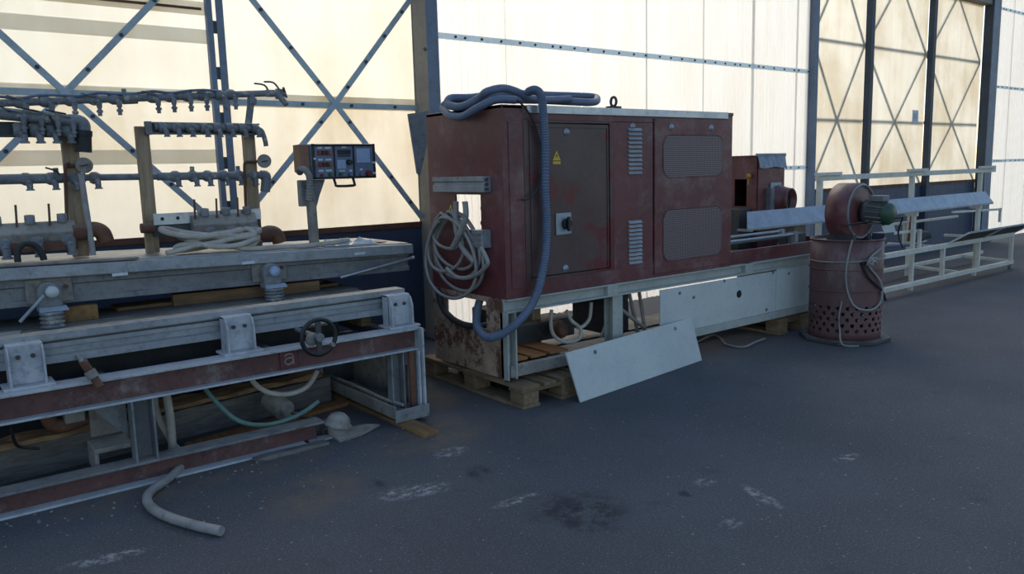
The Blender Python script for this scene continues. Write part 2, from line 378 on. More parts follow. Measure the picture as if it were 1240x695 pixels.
def brace(parent, p, q, y, wd=.05, mat='brace', th=.012):
    part('brace', MB().bar((p[0], y, p[1]), (q[0], y, q[1]), th, wd, (0, 0, 1)) if p[1] == q[1] else MB().bar((p[0], y, p[1]), (q[0], y, q[1]), th, wd, Vector((q[0]-p[0], 0, q[1]-p[1])).cross(Vector((0, 1, 0)))), M[mat], parent)
    mb = MB()
    for t_ in (.15, .38, .62, .85):
        x, zz = p[0]+(q[0]-p[0])*t_, p[1]+(q[1]-p[1])*t_
        mb.cyl((x, y-.018, zz), (x, y, zz), .014, n=8)
    part('brace_bolts', mb, M['steel_dark'], parent, kind='stuff')

def leaf(name, x0, x1, label, mats, plate_top, yb, zs_rail, xc, corners, seams, topz=TOP, bmat='brace'):
    d = thing(name, (x0, WY, 0), label, 'door', kind='structure')
    zz = [plate_top-.05] + list(seams) + [topz]
    for i in range(len(zz)-1):
        yo = WY + (.004 if i % 2 else -.004)
        part('sheet', MB().add([(x0, yo, zz[i]), (x1, yo, zz[i]), (x1, yo, zz[i+1]+(.10 if i < len(zz)-2 else 0)), (x0, yo, zz[i+1]+(.10 if i < len(zz)-2 else 0))], [(0, 1, 2, 3)]), M[mats[i % len(mats)]], d)
    part('kick_plate', MB().box(x0, x1, WY-.02, WY+.02, 0, plate_top), M['dado'], d, .003)
    part('plate_edge', MB().box(x0, x1, WY-.035, WY-.01, plate_top-.035, plate_top+.012), M['rust'], d)
    for zr in zs_rail: brace(d, (x0, zr), (x1, zr), yb, .045, bmat)
    for i, c in enumerate(corners): brace(d, xc, c, yb-.013-.0025*i, .045, bmat)
    return d
def xz(u, v, y): p = at(u, v, y=y); return (p.x, p.z)
YB = 6.165
leaf('door_1', -2.2, 1.99, 'near sliding door of milky overlapping sheets with grey diagonal braces', ['sheet_band', 'sheet_door', 'sheet_band'], 1.08, YB, (2.10, 3.17), (.985, 2.10), [(1.99, 3.17), (-.02, 3.17), (1.99, 1.08), (-.02, 1.08)], (1.62, 2.06, 2.50, 2.70, 3.3))
d1 = bpy.data.objects['door_1']
part('seam_batten', MB().box(-2.2, 1.94, 6.176, 6.190, 2.735, 2.752), M['rust'], d1)
leaf('door_2', 1.99, 3.79, 'sliding door sheet behind the control box with crossing grey braces', ['sheet_door', 'sheet_band'], 1.055, YB, (2.075, 3.17), (2.955, 2.085), [(2.02, 3.2), (3.74, 3.02), (3.74, 1.10), (2.02, 1.08)], (2.05,))
for i, (a, b, lab) in enumerate(((10.05, 11.42, 'first leaf of the tall yellowed door, beside the corrugated wall'), (11.46, 13.33, 'middle leaf of the tall yellowed door, between two dark bars'), (13.38, 15.35, 'last leaf of the tall yellowed door, beside the second column'))):
    m = (a+b)/2
    leaf('door_%d' % (3+i), a, b, lab, ['sheet_door'], 1.12, 6.235, (2.10, 3.18), (m, 2.10), [(a, 3.18), (b, 3.18), (a, 1.1), (b, 1.1)], (), 4.2, 'frame_brown')
    dd = bpy.data.objects['door_%d' % (3+i)]
    for c in ((a, b) if i == 1 else (a,) if i == 2 else (b,)): pass
    for sx in (-1, 1): brace(dd, (a if sx < 0 else b, 3.18), (m, 4.2), 6.222, .045, 'frame_brown')
tag(part('door_post', MB().box(11.39, 11.49, 6.09, 6.18, 0, 4.13), M['dark_bar'], None, .004), 'dark upright bar between first and middle leaf of the tall door', 'post', kind='structure')
tag(part('door_post', MB().box(13.31, 13.41, 6.09, 6.18, 0, 4.13), M['dark_bar'], None, .004), 'dark upright bar between middle and last leaf of the tall door', 'post', kind='structure')
sg = at(1114, 142, y=6.16)
sgn = thing('door_sign', (sg.x-.1, 6.18, sg.z-.1), 'small white notice on the tall door beside a dark bar', 'sign')
part('plate', MB().box(sg.x-.19, sg.x-.01, 6.183, 6.193, sg.z-.11, sg.z+.11), M['white_mark'], sgn)
part('print', MB().box(sg.x-.16, sg.x-.06, 6.180, 6.183, sg.z-.03, sg.z+.06), M['screen'], sgn)

# ================================================================== the long bench on the near side
XL = -.55
BY = 4.1
bench = thing('machine_bench', (1.0, 4.5, 0), 'long rusty red and white steel machine bench with handwheel and slide rail', 'machine bench')
# base beam on the ground
bb = part('base_beam', MB().box(XL, 1.76, 4.152, 4.164, .010, .104), M['red_rust'], bench)
part('top_flange', MB().box(XL, 1.79, 4.10, 4.215, .104, .117), M['steel'], bb, .002)
part('bottom_flange', MB().box(XL, 1.68, 4.085, 4.215, .001, .012), M['white_rail'], bb, .002)
part('base_beam_tip', MB().prism([(1.70, 4.101, 0), (2.02, 4.13, 0), (1.72, 4.20, 0)], (0, 0, .008)), M['white_rail'], bench)
# front rail: white flanges, red web
fr = part('front_rail', MB().box(XL, 2.435, 4.152, 4.164, .44, .556), M['red_rust'], bench)
part('top_flange', MB().box(XL, 2.437, 4.10, 4.225, .554, .568), M['white_rail'], fr, .002)
part('bottom_flange', MB().box(XL, 2.437, 4.10, 4.225, .430, .442), M['white_rail'], fr, .002)
bc = at(350, 436, y=4.14); bx, bz = bc.x, .50
bd = part('badge', MB().box(bx-.05, bx+.05, 4.138, 4.152, bz-.05, bz+.05), M['red'], bench, .004, 'square red badge with a raised letter a')
ltr = lambda P: [(bx+.034*a, 4.136, bz+.034*b) for a, b in P]
part('letter_stroke', MB().tube(ltr(((-.75, .55), (-.35, .85), (.25, .88), (.62, .6), (.68, 0), (.70, -.85))), .005, 6, 4), M['limed'], bd)
part('letter_stroke', MB().tube(ltr(((.6, .15), (.1, .22), (-.5, .1), (-.75, -.35), (-.4, -.8), (.15, -.8), (.6, -.45))), .005, 6, 4), M['limed'], bd)
# legs
def leg(x0, x1, z0, z1, y0=4.11, y1=4.21):
    mb = MB(); mb.box(x0, x1, y1-.01, y1, z0, z1).box(x0, x0+.01, y0, y1, z0, z1).box(x1-.01, x1, y0, y1, z0, z1); return mb
part('leg', leg(.80, .905, .116, .43), M['steel'], bench, .002)
part('leg', leg(2.255, 2.345, .03, .43, 4.13, 4.2), M['steel'], bench, .002)
part('leg', MB().box(2.415, 2.43, 4.08, 4.21, .03, .43), M['white_rail'], bench, .002)
part('leg', MB().box(2.365, 2.40, 4.10, 4.12, .06, .43), M['rust'], bench, .002)
part('leg', leg(-.42, -.32, .116, .43), M['steel'], bench)
part('end_strap', MB().box(2.437, 2.449, 4.06, 4.20, .05, .57), M['white_rail'], bench, .002)
part('bolt', MB().cyl((2.44, 4.13, .535), (2.50, 4.13, .535), .011), M['rust'], bench)
part('bolt', MB().cyl((2.44, 4.17, .545), (2.49, 4.17, .545), .009), M['rust'], bench)
# end tray: channel running back along the ground
tr = part('end_tray', MB().box(2.215, 2.43, 4.03, 5.2, .052, .066), M['steel'], bench)
part('tray_side', MB().box(2.205, 2.217, 4.03, 5.2, .05, .125), M['limed'], tr, .002)
part('tray_side', MB().box(2.425, 2.437, 4.24, 5.2, .05, .31), M['limed'], tr, .002)
part('tray_side', MB().box(2.205, 2.44, 4.015, 4.03, .03, .105), M['steel'], tr, .003)
part('tray_rod', MB().tube([(2.23, 5.1, .13), (2.235, 4.6, .14), (2.25, 4.25, .125), (2.28, 4.06, .12)], .011, 8), M['limed'], tr)
part('tray_lump', MB().ball((2.37, 4.30, .09), .05, 10, .7), M['limed'], tr)
part('tray_back', MB().box(2.205, 2.43, 4.99, 5.01, .06, .42), M['steel_dark'], tr)
# rear frame
part('rear_rail', beam_x(MB(), XL, 2.42, 5.30, .55, .1, .13), M['steel_dark'], bench)
part('rear_base', beam_x(MB(), XL, 2.20, 5.36, .06, .1, .12), M['steel_dark'], bench)
for x in (-.37, .85, 2.3): part('rear_leg', leg(x-.05, x+.05, .12, .485, 5.26, 5.34), M['steel_dark'], bench)
for x in (-.2, .70, 1.55, 2.30): part('cross_bar', MB().box(x-.03, x+.03, 4.225, 5.26, .50, .555), M['steel_dark'], bench)
# slide rail (aluminium profile)
prof = [(4.295, .640), (4.295, .676), (4.318, .682), (4.318, .712), (4.303, .716), (4.303, .738), (4.335, .742), (4.335, .752), (4.290, .755), (4.290, .788), (4.40, .788), (4.40, .770), (4.36, .764), (4.36, .665), (4.40, .660), (4.40, .640)]
part('slide_rail', MB().prism([(XL, a, b) for a, b in prof], (2.46-XL, 0, 0)), M['alu'], bench)
part('shade_strip', MB().box(XL, 2.10, 4.50, 4.52, .50, .70), M['rubber'], bench)  # added black strip, paints the darkness inside the bench
for zc in (.775, .715, .66):
    pass
# clamp brackets
def clamp(xc, first=None):
    if first: return again(first, (xc, 4.2225, .566), bench)
    w = .075
    mb = MB()
    side = [(4.17, .568), (4.17, .700), (4.19, .745), (4.225, .766), (4.295, .766), (4.295, .568)]
    for sx in (-1, 1): mb.prism([(xc+sx*w-(.010 if sx > 0 else 0), a, b) for a, b in side], (.010, 0, 0))
    mb.box(xc-w, xc+w, 4.21, 4.225, .58, .766).box(xc-w, xc+w, 4.225, 4.298, .75, .767).box(xc-w-.03, xc+w+.03, 4.145, 4.30, .566, .580)
    o = part('clamp', mb, M['white_rail'], bench, .004)
    for sx in (-1, 1): part('bolt', MB().cyl((xc+sx*.03, 4.198, .71), (xc+sx*.03, 4.21, .71), .011, n=6), M['steel_dark'], o)
    return o
c0 = clamp(.395)
for xc in (1.385, 2.375): clamp(xc, c0)
# handwheel
hx, hy, hz = 1.745, 4.0, .628
hw = part('handwheel', MB().tube([(hx+.098*math.cos(a), hy, hz+.098*math.sin(a)) for a in [k*PI/12 for k in range(24)]], .0125, 10, 1, True), M['black'], bench, label='black plastic handwheel rim')
part('hub', MB().cyl((hx, hy-.02, hz), (hx, hy+.03, hz), .024).cyl((hx, hy+.03, hz), (hx, 4.31, hz), .014), M['steel'], hw)
part('spoke', MB().bar((hx, hy, hz-.09), (hx, hy, hz+.09), .012, .030, (1, 0, 0)), M['steel_dark'], hw)
part('crank_knob', MB().cyl((hx+.07, hy, hz-.05), (hx+.07, hy-.03, hz-.05), .012), M['limed'], hw)
part('hub_disc', MB().lathe([(.001, 0), (.035, 0), (.035, .012), (.001, .012)], (hx-.035, hy+.02, hz-.01), (0, -1, 0)), M['limed'], hw)
part('gear_box', MB().box(1.86, 2.0, 4.42, 4.52, .60, .70).box(1.97, 2.03, 4.40, 4.46, .66, .73), M['limed'], bench, .006)
# rusty lever at the near end
p, q = at(100, 437, y=4.10), at(121, 468, y=4.07)
lv = part('lever', MB().cyl(p, q, .019), M['rust'], bench)
m_ = (p+q)/2
part('lever_sleeve', MB().cyl(m_+(q-p)*-.12, m_+(q-p)*.15, .026).cyl(m_, m_+Vector((-.02, .24, .06)), .012), M['limed'], lv)
# under-frame bracket and bearing
part('step_bracket', MB().box(.66, .80, 4.42, 4.44, .20, .40).box(.64, .82, 4.25, 4.44, .16, .185).box(.64, .66, 4.25, 4.44, .06, .16).box(.55, .64, 4.40, 4.5, .30, .36), M['limed'], bench, .006)
part('gusset', MB().prism([(.62, 4.24, .43), (.80, 4.24, .43), (.80, 4.24, .22)], (0, .012, 0)), M['steel'], bench)
part('drain_elbow', MB().tube([(.48, 4.46, .46), (.48, 4.46, .36), (.50, 4.46, .30), (.56, 4.46, .28), (.66, 4.46, .30)], .035, 12), M['rust'], bench)
mt = at(345, 497, y=4.45)
part('pump', MB().cyl((mt.x, 4.45, mt.z), (mt.x-.02, 4.62, mt.z+.03), .062, .066, 18).cyl((mt.x, 4.45, mt.z), (mt.x+.004, 4.40, mt.z-.005), .03), M['limed'], bench)
q = at(398, 512, y=4.2)
part('drive_shaft', MB().cyl((mt.x, 4.44, mt.z), q, .012).cyl((mt.x+(q.x-mt.x)*.35, 4.44+(4.2-4.44)*.35, mt.z+(q.z-mt.z)*.35), (mt.x+(q.x-mt.x)*.5, 4.44-.12, mt.z+(q.z-mt.z)*.5), .02), M['rust'], bench)
# crusted foot lying at the end of the base beam
ff = thing('crusted_foot', (1.92, 4.12, 0), 'lime-crusted dome foot on a buckled plate past the base beam', 'machine foot')
f1 = at(392, 520, y=4.12)
dome = MB().lathe([(.001, .062), (.03, .058), (.055, .042), (.068, .018), (.072, 0), (.085, -.006), (.084, -.014), (.001, -.014)], (f1.x+.10, 4.14, .075), (.25, -.15, 1), 18)
part('dome', dome, M['limed'], ff)
pts = [(1.84, 4.02, 0), (1.98, 4.03, 0), (2.14, 4.10, 0), (2.08, 4.17, 0), (1.98, 4.20, 0), (1.84, 4.16, 0)]
mbp = MB().prism(pts, (0, 0, .012)); mbp.map(lambda x, y, z: (x, y, z+.05*max(0, (x-1.9))*.8)); part('buckled_plate', mbp, M['limed'], ff)
part('stem', MB().cyl((f1.x+.10, 4.14, .005), (f1.x+.10, 4.14, .07), .06, .066, 10), M['limed'], ff)

# ------------------------------------------------------------------ upper table carried on the bench
tab = bench
sh = lambda k, x0=.39: (lambda x, y, z: (x, y, z+k*(x-x0)))
part('table_top', MB().box(XL, 2.83, 4.85, 5.55, 1.035, 1.080).map(sh(-.026)), M['alu'], tab, .004)
part('front_lip', MB().box(XL, 2.84, 4.80, 4.852, 1.005, 1.072).map(sh(-.026)), M['alu'], tab, .006)
part('top_strip', MB().box(XL, 1.05, 4.795, 4.85, 1.078, 1.092).map(sh(-.026)), M['limed'], tab, .003)
ch = [(4.85, .855), (4.85, .885), (4.868, .890), (4.868, .955), (4.85, .960), (4.85, 1.006), (5.50, 1.006), (5.50, .855)]
part('side_channel', MB().prism([(XL, a, b) for a, b in ch], (2.83-XL, 0, 0)).map(sh(-.015)), M['steel'], tab, .003)
part('cover_rod', MB().cyl(at(412, 336, y=4.80), at(500, 312, y=4.80), .010).ball(at(500, 312, y=4.80), .014), M['alu_clean'], tab)
part('table_leg', MB().box(.2, .28, 5.1, 5.18, .555, .85), M['steel_dark'], tab); part('table_leg', MB().box(2.2, 2.28, 5.1, 5.18, .555, .83), M['steel_dark'], tab)
for xs, zs in ((.15, 1.09), (1.30, 1.0),): pass
for (u, v) in ((145, 332), (300, 318), (435, 307)):
    p = at(u, v, y=4.80); part('tab_plate', MB().box(p.x-.04, p.x+.04, 4.79, 4.80, p.z-.008, p.z+.008), M['white_mark'], tab)
def mount(u, v, zb, cap_mat):
    p = at(u, v, y=4.76); x, z = p.x, p.z
    o = part('mount', MB().box(x-.10, x+.12, 4.835, 4.85, z-.06, z+.07), M['limed'], tab, .004)
    part('bearing', MB().prism([(x-.055, 4.76, z-.075), (x+.055, 4.76, z-.075), (x+.058, 4.76, z)] + [(x+.058*math.cos(a), 4.76, z+.058*math.sin(a)) for a in [k*PI/8 for k in range(1, 9)]], (0, .08, 0)), M['steel'], o, .006)
    part('cap', MB().lathe([(.001, .03), (.026, .026), (.032, .012), (.033, -.02)], (x+.012, 4.752, z+.006), (0, -1, 0), 18), M[cap_mat], o)
    part('bolt', MB().cyl((x+.09, 4.82, z+.02), (x+.09, 4.838, z+.02), .012, n=6), M['red_rust'], o)
    part('foot_block', MB().prism([(x-.06, 4.735, z-.07), (x+.07, 4.735, z-.07), (x+.08, 4.72, z-.095), (x-.06, 4.72, z-.095)], (0, .1, 0)), M['zinc'], o, .004)
    zt = z-.095; pr = []
    n = 4; dz = (zt-zb)/n
    for k in range(n): pr += [(.046, zt-dz*k), (.060, zt-dz*(k+.3)), (.060, zt-dz*(k+.6)), (.046, zt-dz*(k+.95))]
    part('bellows', MB().lathe([(r, h) for r, h in pr], (x-.002, 4.745, 0), (0, 0, 1), 20), M['pipe'], o)
    return o
m1 = mount(60, 355, .738, 'panel'); mount(330, 330, .738, 'screen')
part('mount_lever', MB().cyl(at(53, 358, y=4.70), at(24, 390, y=4.66), .009), M['alu'], m1)
# ------------------------------------------------------------------ boards and timber
def plank(name, mb, mat, label, cat, group=None, bev=.004): return tag(part(name, mb, M[mat], None, bev), label, cat, group)
plank('chipboard_shelf', MB().box(XL, 2.40, 4.42, 4.80, .716, .736), 'chip', 'long dusty chipboard shelf lying behind the slide rail', 'board')
plank('support_batten', MB().box(.05, .12, 4.43, 5.0, .5565, .715), 'wood', 'upright batten under the chipboard shelf near the lever', 'batten')
plank('support_batten', MB().box(2.22, 2.29, 4.43, 5.0, .5565, .715), 'wood', 'upright batten under the chipboard shelf near the end tray', 'batten')
plank('grey_board', MB().box(XL, 2.40, 4.81, 5.22, .724, .746), 'timber', 'long grey board lying behind the chipboard shelf', 'board')
p = at(95, 374, y=4.86)
plank('wood_block', MB().box(p.x-.10, p.x+.09, 4.82, 4.90, .747, .83), 'wood_fresh', 'short yellow wood block beside the first bellows mount', 'wood block')
plank('plywood_board', MB().box(.95, 2.35, 5.10, 5.30, .747, .768).map(lambda x, y, z: (x, y-.1, z)), 'ply', 'brown plywood board lying at the back of the shelf', 'board')
plank('plywood_strip', MB().prism([(1.25, 4.95, .747), (2.15, 4.86, .747), (2.16, 4.95, .747), (1.26, 5.04, .747)], (0, 0, .07)), 'ply', 'narrow brown plywood strip on the shelf under the side channel', 'board')
plank('metal_offcut', MB().prism([(1.86, 4.60, .737), (2.16, 4.54, .737), (2.18, 4.60, .737), (1.88, 4.67, .737)], (0, 0, .018)), 'zinc', 'short grey metal strip beside the second bellows mount', 'metal strip')
plank('tan_panel', MB().prism([(.05, 4.62, .737), (.42, 4.60, .737), (.44, 4.70, .737), (.06, 4.74, .737)], (0, 0, .02)), 'limed', 'curled dusty scrap on the shelf by the first bellows mount', 'scrap')
def timber(name, a, b, w, h, z, mat, label, cat, seg=10, jag=.01, group=None):
    a, b = Vector((a[0], a[1], z)), Vector((b[0], b[1], z)); d = (b-a).normalized(); s_ = Vector((-d.y, d.x, 0)); vs = []; fs = []
    for i in range(seg+1):
        c = a+(b-a)*i/seg; j = lambda: random.uniform(-jag, jag)
        vs += [c-s_*(w/2+j()), c+s_*(w/2+j()), c+s_*(w/2+j())+Vector((0, 0, h+j())), c-s_*(w/2+j())+Vector((0, 0, h+j()))]
    for i in range(seg):
        k = 4*i
        fs += [(k, k+4, k+5, k+1), (k+1, k+5, k+6, k+2), (k+2, k+6, k+7, k+3), (k+3, k+7, k+4, k)]
    fs += [(0, 1, 2, 3), (4*seg+3, 4*seg+2, 4*seg+1, 4*seg)]
    vs = [Vector((p.x, p.y, max(p.z, z))) for p in vs]
    return tag(part(name, MB().add(vs, fs), M[mat]), label, cat, group)
timber('timber_beam', (-.4, 4.63), (2.16, 4.93), .20, .17, 0, 'timber', 'heavy grey timber beam lying on the ground inside the bench', 'timber', 14, .008)
timber('split_board', (-.3, 4.60), (.70, 4.70), .16, .028, .181, 'timber_top', 'splintered brown board on the timber beam near the drain elbow', 'board', 12, .012)
timber('split_board', (.92, 4.76), (2.1, 4.88), .15, .032, .181, 'timber_top', 'splintered brown board on the timber beam near the grey pump', 'board', 14, .014)
timber('wooden_plank', (2.285, 3.76), (2.25, 5.3), .10, .027, 0, 'wood_fresh', 'yellow plank on the ground under the end tray', 'plank', 6, .003)
timber('wooden_plank', (1.15, 4.52), (2.2, 4.70), .09, .022, 0, 'wood_orange', 'orange brown plank on the ground along the timber beam', 'plank', 6, .003)
timber('wood_splinter', (1.36, 4.05), (1.78, 4.06), .06, .018, 0, 'timber', 'flat grey splinter on the ground under the base beam', 'splinter', 6, .006)
# ------------------------------------------------------------------ hoses under the bench
def hose(name, pts, r, mat, label, cat='hose', n=10, sub=8, group=None, rib=0): return tag(part(name, MB().tube(pts, r, n, sub, rib=rib), M[mat]), label, cat, group)
hose('green_hose', [at(242, 462, y=4.32), at(262, 487, y=4.28), at(290, 510, y=4.25), at(325, 514, y=4.25), at(360, 503, y=4.25), at(386, 486, y=4.25)], .013, 'hose_green', 'green rubber hose sagging under the front rail')
hose('beige_hose', [at(303, 452, y=4.40), at(308, 464, y=4.36), at(325, 475, y=4.32), at(350, 477, y=4.32), at(372, 468, y=4.34), at(384, 450, y=4.38)], .015, 'hose_white', 'beige hose looped under the front rail above the pump')
hose('drain_hose', [at(200, 470, y=4.34), at(206, 505, y=4.34), at(210, 550, y=4.34), at(216, 572, y=4.36)], .022, 'hose_white', 'beige drain hose hanging straight down behind the base beam')
hose('drain_hose', [at(186, 470, y=4.46), at(192, 505, y=4.42), at(212, 540, y=4.36), at(236, 556, y=4.30), at(250, 562, y=4.30)], .016, 'hose_white', 'thin beige hose slanting down beside the straight drain hose')
g = lambda u, v: at(u, v, z=.024)
hose('ground_hose', [g(228, 556), g(206, 578), g(186, 592), g(178, 603), g(184, 615), g(204, 626), g(236, 636), g(268, 643)], .022, 'hose_grey', 'stiff grey hose bent on the asphalt in front of the bench')
hose('black_cable', [at(14, 512, y=4.4), at(16, 530, y=4.5), at(24, 541, y=4.55), at(48, 543, y=4.55)], .008, 'rubber', 'thin black cable hanging by the near end of the timber', 'cable')

# ------------------------------------------------------------------ spray manifold standing on the table
PY = 5.15
man = thing('spray_manifold', (1.2, PY, 1.04), 'grey spray manifold of valve pipes on brown posts above the table', 'manifold')
def mpost(u, y, z0, z1, w, mat, name='post'):
    x = at(u, 240, y=y).x
    return part(name, MB().box(x-w/2, x+w/2, y-.02, y+.02, z0, z1), M[mat], man, .003), x
po1, x1 = mpost(91, PY, 1.073, 1.80, .085, 'wood_z'); po2, x2 = mpost(179, PY, 1.062, 1.82, .075, 'wood_z'); po3, x3 = mpost(306, PY, 1.045, 1.78, .075, 'wood_z')
# valve shapes (one mesh each, shared)
def valve_mb(lever=True):
    mb = MB().cyl((0, 0, 0), (.018, -.040, -.020), .015, .013, 8).cyl((.018, -.040, -.012), (.018, -.040, -.050), .017, .014, 6, True, False).cyl((.018, -.040, -.050), (.018, -.040, -.095), .010, .012, 8)
    mb.cyl((.018, -.040, -.062), (.018, -.040, -.076), .017, n=6, smooth=False).lathe([(.024, -.03), (.034, -.01), (.034, .012), (.024, .03)], (0, 0, 0), (1, 0, 0), 10)
    if lever: mb.bar((.01, -.035, .012), (-.07, -.045, .030), .012, .006)
    return mb
def stub_mb():
    return MB().cyl((0, 0, 0), (.01, -.035, -.028), .020, .017, 8).cyl((.01, -.035, -.020), (.012, -.037, -.055), .018, .015, 8).cyl((.012, -.037, -.055), (.012, -.037, -.064), .021, n=8).lathe([(.026, -.028), (.036, -.012), (.036, .012), (.026, .028)], (0, 0, 0), (1, 0, 0), 10)
ME_VALVE = valve_mb().mesh('valve', M['pipe']); ME_PLAIN = valve_mb(False).mesh('nozzle', M['pipe']); ME_STUB = stub_mb().mesh('spray_stub', M['pipe'])
def fit(me, name, p, parent, rz=0.0, s=1.0):
    o = bpy.data.objects.new(name, me); COL.objects.link(o); o.parent = parent; o.location = Vector(p)-wloc(parent); o.rotation_euler = (0, 0, rz); o.scale = (s, s, s); return o
# top pipe
pa, pb, pc = at(-30, 126, y=PY), at(262, 116, y=PY), at(322, 113, y=PY)
tp = part('top_pipe', MB().cyl(pa, pc, .021, n=12), M['pipe'], man)
for u in (15, 42, 70, 97, 120, 167, 189, 212, 232, 254, 271):
    p = pa.lerp(pc, (u+30)/352); fit(ME_VALVE if random.random() < .6 else ME_PLAIN, 'valve', p, tp, random.uniform(-.3, .3))
part('union', MB().cyl(pa.lerp(pc, .455), pa.lerp(pc, .505), .034, n=10).cyl(pa.lerp(pc, .463), pa.lerp(pc, .463)+Vector((0, 0, .055)), .013), M['pipe'], tp)
part('air_line', MB().tube([pa.lerp(pc, t)+Vector((0, -.02, .028+.008*math.sin(t*37))) for t in [k/16 for k in range(14)]], .008, 6, 3), M['hose'], tp)
vc = part('valve_cluster', MB().cyl(pc, at(345, 113, y=PY), .024, n=10).cyl(at(335, 112, y=PY), at(347, 127, y=PY-.05), .022, .018, 8).cyl(at(338, 108, y=PY), at(338, 120, y=PY), .026, n=8), M['pipe'], tp)
part('handle', MB().tube([at(338, 108, y=PY), at(331, 100, y=PY), at(320, 99, y=PY-.02)], .006, 6, 3), M['steel_dark'], vc)
part('handle', MB().tube([at(325, 110, y=PY), at(320, 103, y=PY-.01), at(308, 101, y=PY-.02)], .006, 6, 3), M['steel_dark'], vc)
part('handle', MB().tube([at(347, 118, y=PY), at(343, 106, y=PY-.03)], .008, 6, 1), M['steel_dark'], vc)
part('riser', MB().cyl(at(305, 115, y=PY), (x3-.01, PY, 1.76), .022, n=12).cyl(at(305, 119, y=PY), at(305, 126, y=PY), .030, n=10), M['pipe'], man)
# right channel with spray stubs
cl, cr = at(173, 149, y=PY), at(311, 153, y=PY)
rc = part('spray_channel', MB().box(cl.x, cr.x, PY-.03, PY-.022, 1.775, 1.842).box(cl.x, cr.x, PY-.055, PY-.022, 1.835, 1.845).box(cl.x, cr.x, PY-.055, PY-.022, 1.772, 1.782).box(cl.x, cl.x+.035, PY-.06, PY-.02, 1.77, 1.848), M['steel'], man, .002)
part('spray_pipe', MB().cyl((cl.x+.05, PY-.05, 1.815), (cr.x-.01, PY-.05, 1.812), .022, n=10).tube([(cr.x-.03, PY-.05, 1.812), (cr.x+.01, PY-.05, 1.80), (cr.x+.025, PY-.06, 1.74), (cr.x+.03, PY-.06, 1.70)], .016, 8, 4), M['pipe'], rc)
for k in range(8): fit(ME_STUB, 'spray_stub', (cl.x+.09+k*(cr.x-cl.x-.13)/7, PY-.06, 1.813), rc, random.uniform(-.2, .3), .9)
# left channel
rl = part('spray_channel', MB().box(-.2, x1-.02, PY-.03, PY-.022, 1.755, 1.835).box(-.2, x1-.02, PY-.055, PY-.022, 1.752, 1.765), M['steel_dark'], man, .002)
lp0, lp1 = at(-40, 133, y=PY-.08), at(84, 146, y=PY-.08)
lpp = part('feed_pipe', MB().cyl(lp0, lp1, .034, n=12).tube([lp1, at(96, 147, y=PY-.08), at(101, 152, y=PY-.08), at(101, 162, y=PY-.08)], .036, 12, 5), M['pipe'], man)
part('coupling', MB().cyl(at(101, 158, y=PY-.08), at(101, 165, y=PY-.08), .046, n=14).cyl(at(101, 165, y=PY-.08), at(101, 184, y=PY-.08), .042, .044, 14), M['rubber'], lpp)
for u in (20, 40, 61, 80):
    t = (u+40)/124; p = lp0.lerp(lp1, t); fit(ME_VALVE, 'valve', p, lpp, random.uniform(-.3, .3), 1.0); fit(ME_STUB, 'spray_stub', (p.x, PY-.06, 1.79), rl, 0, 1.15)
for u, v, u2, v2 in ((0, 128, 12, 135), (22, 130, 52, 136), (55, 133, 80, 138), (60, 140, 74, 170)):
    part('hose_tail', MB().cyl(at(u, v, y=PY-.12), at(u2, v2, y=PY-.12), .005, n=6), M['rubber'], lpp)
# mid pipe
ma, mb_, mc = at(-30, 218, y=PY), at(103, 215, y=PY), at(316, 212, y=PY)
mp_ = part('mid_pipe', MB().cyl(ma, mb_, .029, n=12).cyl(mb_, mb_.lerp(mc, .38), .020, n=12).cyl(mb_.lerp(mc, .38), mc, .025, n=12), M['pipe'], man)
for u in (22, 49, 73, 98, 197, 220, 240, 262, 283, 304):
    p = ma.lerp(mc, (u+30)/346); fit(ME_STUB, 'spray_stub', p, mp_, random.uniform(-.2, .2), 1.0)
for u in (55, 220, 283): p = ma.lerp(mc, (u+30)/346); part('plug', MB().cyl(p, p+Vector((0, 0, .06)), .014, n=8), M['pipe'], mp_)
part('elbow', MB().tube([mc, at(322, 213, y=PY), at(322, 222, y=PY), at(321, 232, y=PY)], .032, 12, 5), M['pipe'], mp_)
part('thin_line', MB().tube([at(55, 203, y=PY-.04), at(68, 207, y=PY-.04), at(72, 212, y=PY-.04)], .005, 6, 3), M['rubber'], mp_)
def gauge(u, v, y, nm='pressure_gauge'):
    p = at(u, v, y=y); o = part('pressure_gauge', MB().lathe([(.001, .012), (.036, .012), (.042, .016), (.044, .010), (.044, -.02), (.001, -.02)], p, (-.3, -1, .05), 20), M['limed'], man)
    part('needle', MB().bar(p+Vector((-.024, -.018, -.004)), p+Vector((.014, -.022, .002)), .003, .006), M['black'], o)
    part('gauge_stem', MB().cyl(p+Vector((-.03, .01, 0)), p+Vector((-.10, .03, -.004)), .009, n=8), M['rust'], o)
gauge(102, 200, PY-.06); gauge(320, 195, PY-.06)
part('brass_line', MB().tube([at(85, 198, y=PY-.05), at(80, 199, y=PY-.05), at(79, 210, y=PY-.05), at(81, 268, y=PY-.05)], .009, 8, 4), M['rust'], man)
part('brass_line', MB().tube([at(302, 196, y=PY-.05), at(297, 197, y=PY-.05), at(296, 206, y=PY-.05), at(298, 260, y=PY-.05)], .009, 8, 4), M['rust'], man)
part('slant_tube', MB().cyl(at(98, 210, y=PY-.10), at(113, 309, y=PY-.15), .016, n=10), M['hose_grey'], man)
